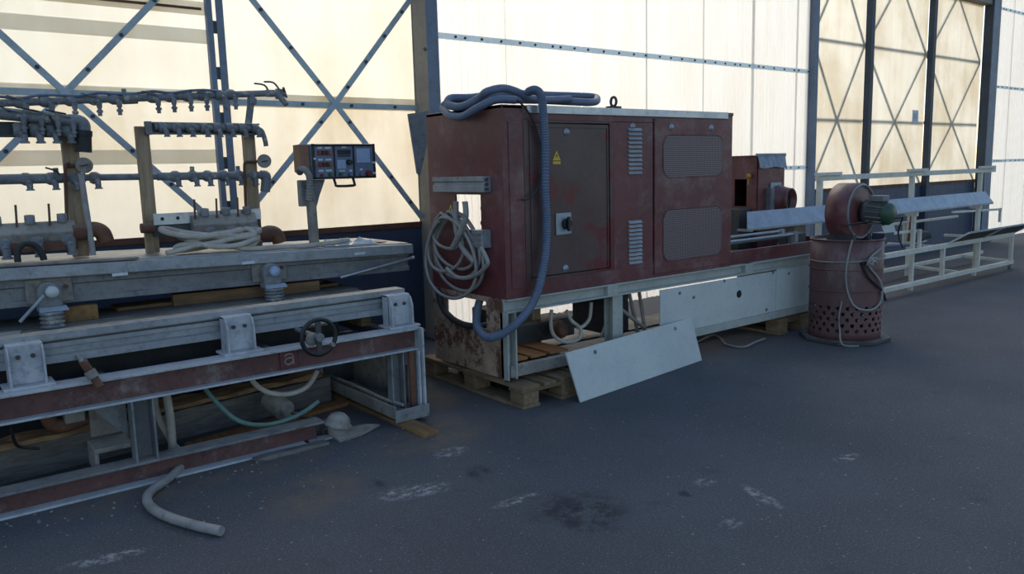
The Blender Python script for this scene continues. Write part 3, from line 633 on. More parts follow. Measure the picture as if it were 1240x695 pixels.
# lower nozzle boxes
def nozzle_box(xa, xb, z0, z1, mir=False):
    b = part('nozzle_box', MB().prism([(xa, 5.03, z0), (xa, 5.01, z0+.05), (xa, 5.05, z1), (xa, 5.12, z1), (xa, 5.12, z0)], (xb-xa, 0, 0)), M['limed'], man, .006)
    n = max(2, round((xb-xa)/.15)); first = None
    for k in range(n):
        x = xa+(xb-xa)*(k+.6)/n
        part('port', MB().lathe([(.026, 0), (.026, .045), (.018, .045), (.018, .0)], (x, 5.05, z1-.005), (0, -.1, 1), 12), M['steel'], b)
        part('port_hole', MB().cyl((x, 5.046, z1+.02), (x, 5.045, z1+.036), .0175, n=12), M['black'], b)
        part('stud', MB().cyl((x-.065, 5.03, z1-.02), (x-.06, 5.03, z1+.10), .006, n=6), M['rust'], b)
        fit(ME_STUB, 'spray_stub', (x+.02, 5.05, z0+.005), b, random.uniform(-.2, .2), 1.3)
    part('rusty_base', MB().box(xa, xb, 5.02, 5.10, z0-.05, z0), M['rust'], b)
    return b
zb_ = at(98, 291, y=4.97).z
nozzle_box(-.15, at(95, 280, y=4.97).x, zb_, zb_+.11)
nozzle_box(at(238, 280, y=4.97).x, at(316, 280, y=4.97).x, zb_-.01, zb_+.10)
for u, v in ((100, 281), (317, 284)):
    a = at(u, v, y=5.05); part('rusty_elbow', MB().cyl(a+Vector((-.05, 0, 0)), a+Vector((.01, 0, 0)), .048, n=14).tube([a, a+Vector((.06, 0, .012)), a+Vector((.10, 0, -.01)), a+Vector((.115, 0, -.06))], .045, 12, 5), M['rust'], man)
al, ar = at(186, 270, y=5.08), at(240, 268, y=5.08)
an = part('drilled_angle', MB().box(al.x, x3+.02, 5.075, 5.083, al.z-.015, al.z+.055), M['alu_clean'], man, .002)
part('angle_leg', MB().box(al.x, x3+.02, 5.085, 5.13, al.z-.085, al.z-.012), M['steel_dark'], an)
for u in (197, 216, 233):
    p = at(u, 268, y=5.07); part('bolt_hole', MB().cyl((p.x, 5.072, al.z+.022), (p.x, 5.0745, al.z+.022), .011, n=12), M['black'], an)
pk = at(176, 276, y=5.12); part('post_knob', MB().cyl((pk.x-.03, 5.10, pk.z), (pk.x+.045, 5.10, pk.z), .030, n=12), M['rust'], man)
# black and white hose loops by the near box
lo = at(36, 303, y=4.9)
tag(part('black_hose_loop', MB().tube([(lo.x-.06, 4.90, 1.09), (lo.x-.055, 4.90, 1.15), (lo.x-.02, 4.9, 1.185), (lo.x+.03, 4.9, 1.17), (lo.x+.055, 4.9, 1.12), (lo.x+.06, 4.9, 1.09)], .017, 10, 6), M['rubber']), 'short black hose arch standing on the near table end', 'hose')
# pale hoses heaped on the table
zt = lambda x: 1.080-.026*(x-.39)
cx, cy = at(258, 303, y=4.98).x, 4.98
pts = []; rl_ = random.Random(5)
for lp in range(6):
    ox, oy, ra, rb_, tl = rl_.uniform(-.07, .07), rl_.uniform(-.012, .012), rl_.uniform(.15, .27), rl_.uniform(.05, .075), rl_.uniform(-.25, .25)
    for k in range(10):
        a = k*2*PI/10; x = cx+ox+ra*math.cos(a); y = 4.935+oy+rb_*math.sin(a)
        pts.append((x, y, zt(x)+.022+.016*lp+.020*(1+math.sin(a*2+lp*1.7))+max(0, tl*.12*math.cos(a))))
hose('pale_hose_coil', pts, .017, 'hose_white', 'flattened coil of pale hose heaped on the table', sub=4)
pts = [(at(u, v, y=4.90).x, 4.87, max(zt(at(u, v, y=4.90).x)+.018, at(u, v, y=4.90).z)) for u, v in ((200, 312), (218, 302), (240, 296), (270, 297), (300, 303), (340, 302), (380, 297), (420, 290))]
hose('pale_hose', pts, .016, 'hose_white', 'single pale hose running along the table towards the control post')
wr = at(412, 287, y=5.0)
mbw = MB(); n = 9; vs = []
for i in range(n):
    for j in range(5):
        x = wr.x-.18+i*.05; vs.append((x, 4.86+j*.03, zt(x)+.006+random.uniform(0, .05)*(0 < i < n-1)*(0 < j < 4)))
mbw.add(vs, [(i*5+j, (i+1)*5+j, (i+1)*5+j+1, i*5+j+1) for i in range(n-1) for j in range(4)])
wp = part('plastic_wrap', mbw, M['plastic_wrap']); tag(wp, 'crumpled clear plastic on the table beside the control post', 'plastic film')
sol = wp.modifiers.new('thickness', 'SOLIDIFY'); sol.thickness = .004
rx = at(445, 289, y=4.98).x
tag(part('red_sheet', MB().box(rx-.12, rx+.12, 4.92, 5.06, zt(rx)+.004, zt(rx)+.008), M['red_rust']), 'thin red sheet lying at the far table end', 'sheet')

# ------------------------------------------------------------------ control box on its post
ctl = thing('control_panel', (2.2, 5.06, 1.03), 'blue-grey control box with buttons and displays on a post', 'control panel')
CY = 5.0; ca, cb = at(376, 174, y=CY), at(456, 215, y=CY); X0, X1, Z1, Z0 = ca.x, cb.x, 1.712, 1.476
part('housing', MB().box(X0, X1, CY+.004, CY+.11, Z0, Z1), M['blue_panel'], ctl, .012)
part('side_block', MB().box(X0-.075, X0-.002, CY+.02, CY+.12, Z0+.05, Z1-.004), M['brown_side'], ctl, .004)
fc = part('face_frame', MB().box(X0+.004, X1-.004, CY-.006, CY+.004, Z0+.002, Z0+.016).box(X0+.004, X1-.004, CY-.006, CY+.004, Z1-.016, Z1-.002).box(X0+.004, X0+.024, CY-.006, CY+.004, Z0, Z1).box(X1-.02, X1-.004, CY-.006, CY+.004, Z0, Z1), M['black'], ctl, .003)
W = X1-X0
for t in (.345, .645): part('divider', MB().box(X0+W*t-.004, X0+W*t+.004, CY-.006, CY+.004, Z0+.016, Z1-.016), M['black'], fc)
def cp(name, t0, t1, s0, s1, mat, th=.008, bev=.002):
    H_ = Z1-Z0; return part(name, MB().box(X0+W*t0, X0+W*t1, CY+.004-th, CY+.005, Z1-H_*s1, Z1-H_*s0), M[mat], ctl, bev)
for s0 in (.18, .51):
    cp('switch_plate', .09, .31, s0, s0+.14, 'button_orange', .005)
    for k in range(4): cp('rocker', .10+k*.055, .135+k*.055, s0+.01, s0+.13, ('button_red', 'black', 'black', 'button_orange')[k], .014)
for s0 in (.09, .42, .73):
    cp('caption', .10, .17, s0, s0+.05, 'white_mark', .003, 0); cp('caption', .21, .30, s0, s0+.05, 'white_mark', .003, 0)
cp('counter', .40, .60, .17, .30, 'black', .008); cp('counter_slot', .40, .60, .33, .36, 'black', .006); cp('caption', .47, .54, .08, .12, 'white_mark', .003, 0)
cp('label_plate', .385, .52, .46, .72, 'screen', .005); cp('display', .69, .91, .14, .55, 'screen', .006)
cp('caption', .41, .50, .75, .79, 'white_mark', .003, 0); cp('caption', .57, .61, .74, .80, 'white_mark', .003, 0); cp('caption', .74, .78, .71, .77, 'white_mark', .003, 0)
def knob(t, s, r, mat, th=.022):
    x, z = X0+W*t, Z1-(Z1-Z0)*s; return part('knob', MB().cyl((x, CY+.004, z), (x, CY-th, z), r, r*.85, 16), M[mat], ctl)
for t, s, r, m_ in ((.57, .53, .020, 'black'), (.14, .88, .010, 'button_red'), (.27, .86, .014, 'button_green'), (.43, .86, .013, 'button_green'), (.57, .87, .014, 'blue_panel'), (.75, .88, .015, 'blue_panel'), (.87, .86, .022, 'button_red'), (.95, .55, .008, 'white_mark'), (.955, .86, .009, 'white_mark'), (.035, .42, .008, 'white_mark')): knob(t, s, r, m_)
hx0, hx1 = at(406, 217, y=CY).x, at(429, 217, y=CY).x
part('handle', MB().tube([(hx0, CY+.02, Z0+.004), (hx0, CY+.0, Z0-.035), (hx0+.012, CY-.005, Z0-.048), (hx1-.012, CY-.005, Z0-.048), (hx1, CY+.0, Z0-.035), (hx1, CY+.02, Z0+.004)], .009, 8, 2), M['black'], ctl)
pxp = at(384, 270, y=5.07).x
part('post', MB().cyl((pxp-.03, 5.07, 1.047), (pxp-.035, 5.07, 1.40), .034, .034, 14), M['limed'], ctl)
part('bracket', MB().prism([(pxp-.11, 5.05, 1.30), (pxp-.0, 5.05, 1.30), (pxp+.02, 5.05, 1.36), (pxp+.07, 5.05, 1.475), (pxp-.11, 5.05, 1.475)], (0, .06, 0)), M['steel'], ctl, .004)
part('conduit', MB().tube([at(364, 206, y=5.0), at(368, 205, y=4.98), at(374, 212, y=4.98), at(375, 225, y=4.99), at(374, 242, y=5.02)], .020, 10, 10, rib=.16), M['hose_grey'], ctl)
part('gland', MB().ball(at(363, 208, y=5.0), .024), M['steel_dark'], ctl)
part('foot_flange', MB().box(pxp-.14, pxp+.10, 5.0, 5.15, 1.0365, 1.046), M['limed'], ctl)

# ================================================================== the red cabinet machine
CX0, CX1, CF, CB = 2.99, 5.29, 3.93, 4.80
cab = thing('machine_cabinet', (4.4, 4.4, .15), 'big oxide-red machine cabinet on a light grey base frame', 'machine cabinet')
# left end panel with a window cut through
ep = MB()
def holed(mb, x, t, y0, y1, z0, z1, hy0, hy1, hz0, hz1):
    mb.box(x, x+t, y0, hy0, z0, z1).box(x, x+t, hy1, y1, z0, z1).box(x, x+t, hy0, hy1, z0, hz0).box(x, x+t, hy0, hy1, hz1, z1); return mb
def frame4(y0, y1, z0, z1, hy0, hy1, hz0, hz1, x, t):
    """one closed plate with a rectangular hole"""
    o = [(y0, z0), (y1, z0), (y1, z1), (y0, z1)]; h = [(hy0, hz0), (hy1, hz0), (hy1, hz1), (hy0, hz1)]
    vs = [(xx, a, b) for xx in (x, x+t) for ring in (o, h) for a, b in ring]; fs = []
    for i in range(4):
        j = (i+1) % 4
        fs += [(i, 4+i, 4+j, j), (8+i, 8+j, 12+j, 12+i), (i, j, 8+j, 8+i), (4+i, 12+i, 12+j, 4+j)]
    return MB().add(vs, fs)
part('end_panel', frame4(CF, CB, .69, 1.90, 4.18, 4.47, 1.12, 1.352, CX0, .012), M['red'], cab)
part('corner_post', MB().box(CX0+.012, 3.155, CF, CF+.012, .69, 1.90), M['red'], cab, .002)
part('corner_trim', MB().box(3.035, 3.125, CF-.006, CF, .75, 1.80), M['red'], cab, .002)
part('roof', MB().box(CX0, CX1, CF, CB, 1.88, 1.905), M['red'], cab, .004)
part('right_panel', MB().box(CX1-.012, CX1, CF+.012, CB, .69, 1.88), M['red'], cab)
part('back_panel', MB().box(3.72, CX1-.012, CB-.012, CB, .69, 1.88), M['red'], cab)
part('divider_panel', MB().box(3.70, 3.715, CF+.03, CB, .69, 1.88), M['red_dark'], cab)
part('front_sill', MB().box(3.155, CX1-.012, CF, CF+.014, .69, .79), M['red'], cab, .002)
part('front_head', MB().box(3.155, CX1-.012, CF, CF+.014, 1.815, 1.88), M['red'], cab, .002)
part('silver_strip', MB().box(3.185, 5.205, CF-.014, CF-.001, 1.856, 1.906), M['alu_clean'], cab, .002)
# electrical door
part('door_frame', MB().box(3.155, 3.19, CF-.004, CF+.012, .79, 1.815).box(3.915, 3.95, CF-.004, CF+.012, .79, 1.815).box(3.19, 3.915, CF-.004, CF+.012, .79, .805).box(3.19, 3.915, CF-.004, CF+.012, 1.80, 1.815), M['red_dark'], cab, .002)
dr = part('door', MB().box(3.196, 3.909, CF+.002, CF+.02, .811, 1.794), M['red_dark'], cab, .003, 'dark brown electrical door with scuffed paint')
part('door_rib', MB().box(3.205, 3.215, CF-.004, CF+.002, .825, 1.78), M['red_dark'], dr); part('door_rib', MB().box(3.89, 3.90, CF-.004, CF+.002, .825, 1.78), M['red_dark'], dr); part('door_rib', MB().box(3.215, 3.89, CF-.004, CF+.002, 1.77, 1.78), M['red_dark'], dr)
def lock(u, v, parent, y=CF):
    p = at(u, v, y=y); o = part('lock', MB().lathe([(.001, .010), (.012, .010), (.013, .004), (.024, .004), (.025, -.002)], (p.x, y, p.z), (0, -1, 0), 16), M['zinc'], parent); return o
lock(686, 160, dr); lock(685, 325, dr)
sw = at(682, 271, y=CF)
s1 = part('switch_plate', MB().box(sw.x-.068, sw.x+.068, CF-.008, CF+.002, sw.z-.072, sw.z+.072), M['zinc'], dr, .004, 'grey main switch plate with black knob')
part('switch_knob', MB().cyl((sw.x+.015, CF-.008, sw.z), (sw.x+.015, CF-.03, sw.z), .036, n=20), M['black'], cab); part('switch_grip', MB().box(sw.x+.003, sw.x+.027, CF-.05, CF-.03, sw.z-.048, sw.z+.048), M['black'], cab, .006)
def warning(c, right, parent, s):
    """yellow triangle with a black flash above a text strip"""
    c = Vector(c); r = Vector(right); n = Vector((0, 0, 1)).cross(r)*-1
    n = Vector((r.y, -r.x, 0)); u = Vector((0, 0, 1))
    T = [c-r*s*.5-u*s*.4, c+r*s*.5-u*s*.4, c+u*s*.5]
    o = part('warning_sticker', MB().prism(T, n*.002), M['yellow'], parent, 0, 'yellow triangular electric warning sticker')
    F = [(-.02, .24), (.08, .24), (.03, .06), (.10, .06), (-.05, -.28), (-.01, -.02), (-.09, -.02)]
    part('flash', MB().prism([c+r*s*a+u*s*b*.8+n*.0022 for a, b in F], n*.0012), M['black'], parent)
    return o
w0 = at(674, 189, y=CF); warning((w0.x, CF+.001, w0.z), (1, 0, 0), dr, .07); part('sticker_strip', MB().box(w0.x-.033, w0.x+.033, CF-.001, CF+.001, w0.z-.052, w0.z-.034), M['yellow'], dr)
w1 = at(546, 254, x=CX0-.001); warning((CX0-.0005, w1.y, w1.z), (0, -1, 0), cab, .075)
part('flyleads', MB().tube([at(626, 121, y=3.90), at(640, 136, y=3.90), at(652, 165, y=3.90), at(656, 200, y=3.895), at(651, 228, y=3.895), at(640, 240, y=3.895), at(632, 242, y=3.895)], .006, 6, 6), M['rubber'], cab)
# vent strip
vp = part('vent_panel', MB().box(3.952, 4.352, CF-.002, CF+.012, .79, 1.813), M['red'], cab, .002)
lv0 = None
for zt_, zb2 in ((1.765, 1.465), (1.115, .825)):
    for k in range(11):
        zc = zt_-(zt_-zb2)*k/10
        if lv0 is None:
            lv0 = part('louver', MB().prism([(4.095, CF-.002, zc-.012), (4.095, CF-.016, zc-.010), (4.095, CF-.002, zc+.010)], (.135, 0, 0)), M['alu'], vp)
        else: again(lv0, (4.1625, CF-.009, zc-.012), vp)
lock(766, 153, vp)
# big door with two grilles
bd2 = part('grille_door', MB().box(4.362, 5.262, CF-.012, CF+.006, .715, 1.845), M['red'], cab, .004)
def rrect(x0, x1, z0, z1, r, n=5):
    o = []
    for cx_, cz_, a0 in ((x1-r, z1-r, 0), (x0+r, z1-r, PI/2), (x0+r, z0+r, PI), (x1-r, z0+r, 1.5*PI)):
        o += [(cx_+r*math.cos(a0+k*PI/2/n), cz_+r*math.sin(a0+k*PI/2/n)) for k in range(n+1)]
    return o
for z0_, z1_ in ((1.425, 1.725), (.805, 1.180)):
    part('grille', MB().prism([(a, CF-.013, b) for a, b in rrect(4.455, 5.135, z0_, z1_, .07)], (0, -.003, 0)), M['perf'], bd2)
    R_ = rrect(4.448, 5.142, z0_-.007, z1_+.007, .077)
    part('grille_rim', MB().tube([(a, CF-.013, b) for a, b in R_], .004, 6, 1, True), M['red'], bd2)
lock(813, 154, bd2, CF-.012); lock(861, 155, bd2, CF-.012)
# roof fittings
ey = at(743, 127, y=4.15)
rp = part('roof_plate', MB().box(ey.x-.10, ey.x+.22, 4.10, 4.35, 1.905, 1.925), M['red_dark'], cab, .003)
part('eye_bolt', MB().tube([(ey.x, 4.15+.028*math.cos(a), 1.975+.032*math.sin(a)) for a in [k*PI/8 for k in range(16)]], .010, 8, 1, True).box(ey.x-.05, ey.x+.05, 4.12, 4.18, 1.925, 1.942), M['steel_dark'], cab)
# aluminium sockets on the end panel
sb = part('socket_bar', MB().prism([(2.925, 4.06, 1.37), (2.99, 4.06, 1.37), (2.99, 4.06, 1.47), (2.925, 4.06, 1.47), (2.925, 4.06, 1.44), (2.94, 4.06, 1.435), (2.94, 4.06, 1.42), (2.925, 4.06, 1.415), (2.925, 4.06, 1.39)], (0, .59, 0)), M['alu'], cab, .003)
for k in range(3): part('socket_pin', MB().cyl((2.95, 4.062, 1.39+k*.03), (2.95, 4.045, 1.39+k*.03), .011, n=8), M['steel_dark'], sb)
s2 = part('socket_block', MB().box(2.915, 2.99, 4.075, 4.19, 1.015, 1.13), M['alu'], cab, .004)
for k in range(3): part('socket_rib', MB().box(2.905, 2.915, 4.08, 4.185, 1.03+k*.033, 1.045+k*.033), M['steel'], s2)
for v in (240, 252, 270): p = at(585, v, x=CX0+.03); part('edge_bolt', MB().cyl((CX0+.02, p.y, p.z), (CX0+.06, p.y, p.z), .018, n=8), M['rust'], cab)
# ---------------- base frame
bs = part('base_channel', MB().prism([(CX0, CF-.006, .60), (CX0, CF-.006, .612), (CX0, CF+.03, .615), (CX0, CF+.03, .675), (CX0, CF-.006, .678), (CX0, CF-.006, .69), (CX0, CF+.05, .69), (CX0, CF+.05, .60)], (6.60-CX0, 0, 0)), M['grey'], cab, .002)
for x in (3.93, 5.52): part('channel_stiffener', MB().box(x-.05, x+.05, CF-.008, CF+.03, .60, .69), M['grey'], bs, .003)
part('back_channel', MB().box(CX0, 6.60, CB-.06, CB, .60, .689), M['grey'], cab)
part('end_plate', frame4(CF+.045, CB, .165, .689, 4.15, 4.62, .47, .655, CX0-.004, .010), M['end_rust'], cab)
part('front_leg', MB().box(CX0-.004, CX0+.008, CF-.002, CF+.07, .16, .60).box(CX0+.008, CX0+.075, CF+.058, CF+.07, .16, .60).box(CX0+.063, CX0+.075, CF-.002, CF+.058, .16, .60), M['grey'], cab, .002)
part('bottom_rail', MB().box(CX0+.02, 4.44, CF+.0, CF+.05, .175, .25), M['limed'], cab, .004)
part('base_floor', MB().box(CX0+.03, 6.55, CB-.35, CB-.02, .165, .18), M['steel_dark'], cab)
part('mid_post', beam_z(MB(), .25, .60, 4.00, CF+.06, .10, .09, .01, .01), M['grey'], cab)
part('inner_post', MB().box(3.62, 3.70, 4.45, 4.52, .18, .60), M['wood_z'], cab)
p1 = part('skirt_panel', MB().box(4.43, 5.905, CF-.004, CF+.006, .238, .588), M['panel'], cab, .002)
p2 = part('skirt_panel', MB().box(5.912, 6.575, CF-.004, CF+.006, .238, .598), M['panel'], cab, .002)
hl = at(895, 356, y=CF-.005); part('cable_hole', MB().cyl((hl.x, CF-.006, hl.z), (hl.x, CF-.003, hl.z), .032, n=16), M['black'], p1)
for u, v in ((823, 355), (877, 340), (936, 330), (955, 331), (928, 375), (840, 360)):
    p = at(u, v, y=CF-.005); part('panel_screw', MB().cyl((p.x, CF-.01, p.z), (p.x, CF-.004, p.z), .013, n=8), M['steel'], p1 if p.x < 5.9 else p2)
part('bottom_rail', MB().box(4.44, 6.59, CF-.006, CF+.05, .172, .236), M['grey'], cab, .003)
part('end_leg', MB().box(6.55, 6.60, CF+.0, CB, .172, .60), M['grey'], cab)
# machinery inside the base
for k, (x0, x1, y0, y1, z0, z1) in enumerate(((3.15, 3.95, 4.35, 4.62, .26, .40), (4.15, 4.38, 4.2, 4.6, .25, .59), (3.25, 3.6, 4.5, 4.7, .40, .52))):
    part('gear_case', MB().box(x0, x1, y0, y1, z0, z1), M['steel_dark'], cab, .01)
sp_ = at(672, 398, y=4.25); part('shaft_end', MB().lathe([(.001, .10), (.03, .10), (.03, .05), (.055, .05), (.06, .02), (.06, -.06), (.02, -.06), (.02, -.3)], (sp_.x, 4.2, sp_.z), (-.5, -.85, 0), 18), M['rust'], cab)
for (a, b) in (((4.32, 4.05, .26), (4.27, 4.1, .60)), ((4.40, 4.05, .26), (4.38, 4.1, .60))): part('stay_rod', MB().cyl(a, b, .014), M['limed'], cab)
part('stay_rod', MB().cyl((4.1, 4.02, .48), (4.36, 4.02, .30), .014), M['limed'], cab)

# ---------------- hoses of the cabinet
Y = 3.885
drape = [at(640, 111, y=4.02), at(648, 109, y=3.94), at(655, 116, y=3.885), at(658, 140, y=3.87), at(660, 180, y=Y), at(660, 230, y=Y), at(662, 270, y=Y), at(660, 310, y=Y-.01), at(652, 350, y=Y-.02), at(640, 375, y=Y-.03), at(622, 395, y=Y-.03), at(604, 406, x=2.90), at(589, 408, x=2.90), at(578, 395, x=2.93), at(578, 375, x=2.99), at(584, 355, x=3.05)]
loop = [at(624, 121, y=4.0), at(600, 121, y=4.05), at(578, 131, x=2.95), at(560, 141, x=2.93), at(544, 139, x=2.93), at(537, 131, x=2.97), at(545, 124, y=4.5), at(575, 121, y=4.45), at(640, 121, y=4.30), at(690, 123, y=4.15), at(716, 124, y=4.12), at(723, 121, y=4.2), at(715, 117, y=4.3), at(660, 115, y=4.35), at(615, 113, y=4.4), at(570, 118, y=4.42), at(546, 119, y=4.45), at(543, 127, y=4.42), at(560, 129, y=4.3), at(580, 119, y=4.2), at(590, 111, y=4.12), at(610, 107, y=4.08), at(630, 113, y=4.05), at(640, 119, y=4.05), at(665, 121, y=4.1), at(690, 120, y=4.14)]
loop = [Vector((p.x, p.y, max(p.z, 1.934) if p.x > 2.96 else p.z)) for p in loop]
hose('conduit_coil', loop, .026, 'hose', 'blue-grey plastic conduit coiled on the cabinet roof', 'conduit', 12, 10)
hose('corrugated_conduit', drape, .025, 'hose', 'ribbed blue-grey conduit hanging down the cabinet front and into the base', 'conduit', 12, 26, rib=.12)
# cable coil hung on the end panel
pts = []
LO = ((.31, .60, 4.44), (.28, .82, 4.42), (.25, .76, 4.40), (.19, .96, 4.46), (.15, 1.02, 4.50), (.30, .66, 4.43))
for lp in range(len(LO)):
    for k in range(14):
        t = k/14; R0, B0, C0 = LO[lp]; R1, B1, C1 = LO[min(lp+1, len(LO)-1)]
        R_, B_, C_ = R0+(R1-R0)*t, B0+(B1-B0)*t, C0+(C1-C0)*t; a = PI/2+t*2*PI; T_ = 1.24-.02*(lp % 3)
        sy = math.cos(a)*(1-.22*math.sin(a)); pts.append((2.958-.013*lp-.006*math.sin(a*2+lp), C_+R_*sy, (T_+B_)/2+(T_-B_)/2*math.sin(a)))
hose('cable_coil', pts, .0115, 'hose_grey', 'bundle of grey cable loops hung on the cabinet end panel', 'cable', 8, 4)
hose('cable_end', [at(552, 244, x=2.90), at(552, 262, x=2.90), at(553, 280, x=2.90), at(560, 300, x=2.90), at(575, 318, x=2.90)], .019, 'hose_grey', 'thick grey cable end standing up from the coil beside the sticker', 'cable')
hose('cable_end', [at(563, 244, x=2.87), at(564, 262, x=2.87), at(558, 280, x=2.87), at(548, 300, x=2.87)], .019, 'hose_grey', 'thick grey cable end standing up from the coil beside the socket block', 'cable')
hose('cable_tail', [at(583, 300, x=2.88), at(590, 315, x=2.87), at(589, 322, x=2.87), at(575, 334, x=2.87), at(555, 336, x=2.87), at(541, 325, x=2.87)], .014, 'hose_grey', 'loose cable tail curling below the socket block', 'cable')
hose('dark_hose', [at(530, 350, x=2.94), at(536, 372, x=2.93), at(548, 386, x=2.93), at(562, 393, x=2.95), at(577, 395, x=3.02), at(590, 394, x=3.08)], .022, 'rubber', 'thick dark hose going in through the end plate opening', 'hose')
for i, (pp, lab) in enumerate((((( 668, 375), (667, 392), (670, 405), (680, 413), (694, 414), (703, 407), (702, 397), (692, 388), (686, 376)), 'pale hose loop drooping inside the base beside the shaft'), (((716, 366), (714, 385), (706, 395), (699, 396)), 'short pale hose hanging inside the base behind the leg'), (((738, 376), (734, 392), (728, 408)), 'pale hose going down beside the middle post'))):
    hose('pale_base_hose', [at(u, v, y=4.05+.02*i) for u, v in pp], .013, 'hose_white', lab)
hose('floor_cable', [at(u, v, z=.012) for u, v in ((842, 415), (862, 406), (872, 409), (880, 417), (900, 420), (915, 414), (926, 410))], .009, 'hose_grey', 'thin grey cable trailing on the asphalt below the skirt panel', 'cable')

# ---------------- loose panel leaning on the base
P0, P1, P2, P3 = Vector((3.361, 3.655, .002)), Vector((4.816, 3.840, .002)), Vector((4.788, 3.923, .335)), Vector((3.311, 3.735, .326))
nn = (P1-P0).cross(P3-P0).normalized()
lp_ = thing('loose_panel', (4.1, 3.77, 0), 'off-white sheet panel with chipped edges leaning against the base', 'panel')
part('sheet_plate', MB().prism([P0, P1, P2, P3], nn*-.012 if nn.y < 0 else nn*.012), M['panel'], lp_, .002)
for u, v in ((708, 425), (820, 394)):
    p = at(u, v, y=3.86); k_ = P3.lerp(P2, (p.x-P3.x)/(P2.x-P3.x))*.86+P0.lerp(P1, (p.x-P0.x)/(P1.x-P0.x))*.14
    part('bolt_head', MB().cyl(k_, k_+(nn if nn.y < 0 else -nn)*.006, .014, n=8), M['steel'], lp_)

# ---------------- pallets
def pallet(x0, y0, label):
    L, W_ = 1.2, .8
    p = thing('pallet', (x0+W_/2, y0+L/2, 0), label, 'pallet', 'wooden pallets under the cabinet base')
    xs = (0, .3275, .655)
    for i, w_ in zip(xs, (.145, .145, .145)): part('runner', MB().box(x0+i, x0+i+w_, y0, y0+L, 0, .022), M['wood_y'], p, .003)
    for i in xs:
        for yy in (0, .5275, 1.055): part('block', MB().box(x0+i+.01, x0+i+.135, y0+yy+.002, y0+yy+.143, .022, .100), M['wood_y'], p, .004)
    for yy in (0, .5275, 1.055): part('stringer', MB().box(x0, x0+W_, y0+yy, y0+yy+.145, .100, .122), M['wood'], p, .003)
    for i, w_ in ((0, .145), (.1825, .1), (.3275, .145), (.5175, .1), (.655, .145)): part('deck_board', MB().box(x0+i, x0+i+w_, y0, y0+L, .122, .144), M['wood_y'], p, .003)
    return p
pallet(2.99, 3.79, 'weathered wooden pallet under the rusty cable end of the base')
pallet(6.02, 3.96, 'wooden pallet under the far end of the base beside the drum')
for i, (x0, x1) in enumerate(((3.08, 3.20), (3.23, 3.36), (3.40, 3.56))):
    tag(part('deck_plank', MB().box(x0, x1, CF+.06, 4.35, .258, .275), M['wood_orange'], None, .003), ('orange plank inside the base beside the front leg', 'orange plank inside the base between two others', 'orange plank inside the base beside the shaft')[i], 'plank')
tag(part('batten', MB().box(3.06, 3.60, 4.30, 4.36, .181, .257), M['wood']), 'batten carrying the orange planks inside the base', 'batten')

# ================================================================== saw unit behind the cabinet
tray = thing('drip_tray', (6.0, 4.35, .69), 'long oxide-red drip tray on the far end of the base', 'tray')
part('tray_floor', MB().box(CX1+.005, 6.95, CF+.06, 4.96, .691, .699), M['steel_dark'], tray)
part('tray_wall', MB().box(CX1+.005, 6.96, CF+.035, CF+.055, .691, .80), M['red'], tray, .004)
part('tray_wall', MB().box(CX1+.005, 6.95, 4.97, 4.99, .691, .80), M['red'], tray, .004)
part('tray_wall', MB().box(6.94, 6.96, CF+.055, 4.96, .700, .80), M['red'], tray, .004)
sawu = thing('saw_housing', (6.5, 4.65, .70), 'oxide-red saw housing with a grey flap behind the cabinet', 'saw housing')
part('housing', frame4(4.55, 4.95, .70, 1.572, 4.66, 4.80, 1.10, 1.36, 6.49, .012), M['red'], sawu)
part('front_plate', MB().box(6.502, 6.93, 4.538, 4.55, .70, 1.572), M['red'], sawu, .003)
part('right_plate', MB().box(6.918, 6.93, 4.55, 4.95, .70, 1.572), M['red'], sawu); part('back_plate', MB().box(6.49, 6.93, 4.95, 4.96, .70, 1.572), M['red_dark'], sawu)
part('roof', MB().box(6.48, 6.945, 4.53, 4.965, 1.572, 1.585), M['red'], sawu, .003)
part('lower_case', MB().box(6.30, 6.485, 4.60, 4.90, .703, 1.08), M['steel_dark'], sawu, .006)
fx0, fx1 = at(918, 192, y=4.52).x, at(951, 192, y=4.52).x
mbf = MB(); vs = []
for i in range(9):
    for j in range(4):
        t = i/8; vs.append((fx0+(fx1-fx0)*t+.02*j/3, 4.522-.012*j/3-.004*math.sin(i*1.9+j)*(j > 0), 1.59-.125*j/3-.006*math.sin(i*1.1)*(j/3)))
mbf.add(vs, [(i*4+j, i*4+j+1, (i+1)*4+j+1, (i+1)*4+j) for i in range(8) for j in range(3)])
fl_ = part('flap', mbf, M['foil'], sawu); so_ = fl_.modifiers.new('thickness', 'SOLIDIFY'); so_.thickness = .006
part('flap_bar', MB().box(fx0, fx1, 4.51, 4.55, 1.586, 1.60), M['zinc'], sawu)
yk = at(908, 213, x=6.48); part('yellow_knob', MB().ball((6.46, yk.y, yk.z), .024, 10), M['brass'], sawu); part('knob_tail', MB().cyl((6.46, yk.y, yk.z), (6.455, yk.y, yk.z-.08), .006), M['brass'], sawu)
nz = at(954, 242, y=4.44)
part('mount_plate', MB().box(nz.x-.16, nz.x+.02, 4.523, 4.538, nz.z-.17, nz.z+.17), M['zinc'], sawu, .003)
part('clamp_bar', MB().box(nz.x-.22, nz.x-.16, 4.48, 4.538, nz.z-.16, nz.z+.12), M['steel'], sawu, .003)
part('duct', MB().lathe([(.145, 0), (.145, .03), (.135, .03), (.118, .11), (.115, .135), (.105, .135), (.105, .02), (.001, .02)], (nz.x-.03, 4.523, nz.z), (.12, -1, 0), 24), M['red'], sawu, label='red round outlet duct')
part('duct_shade_disc', MB().cyl((nz.x-.024, 4.44, nz.z), (nz.x-.021, 4.43, nz.z), .1045, n=20), M['black'], sawu)  # black disc paints the shade inside the duct
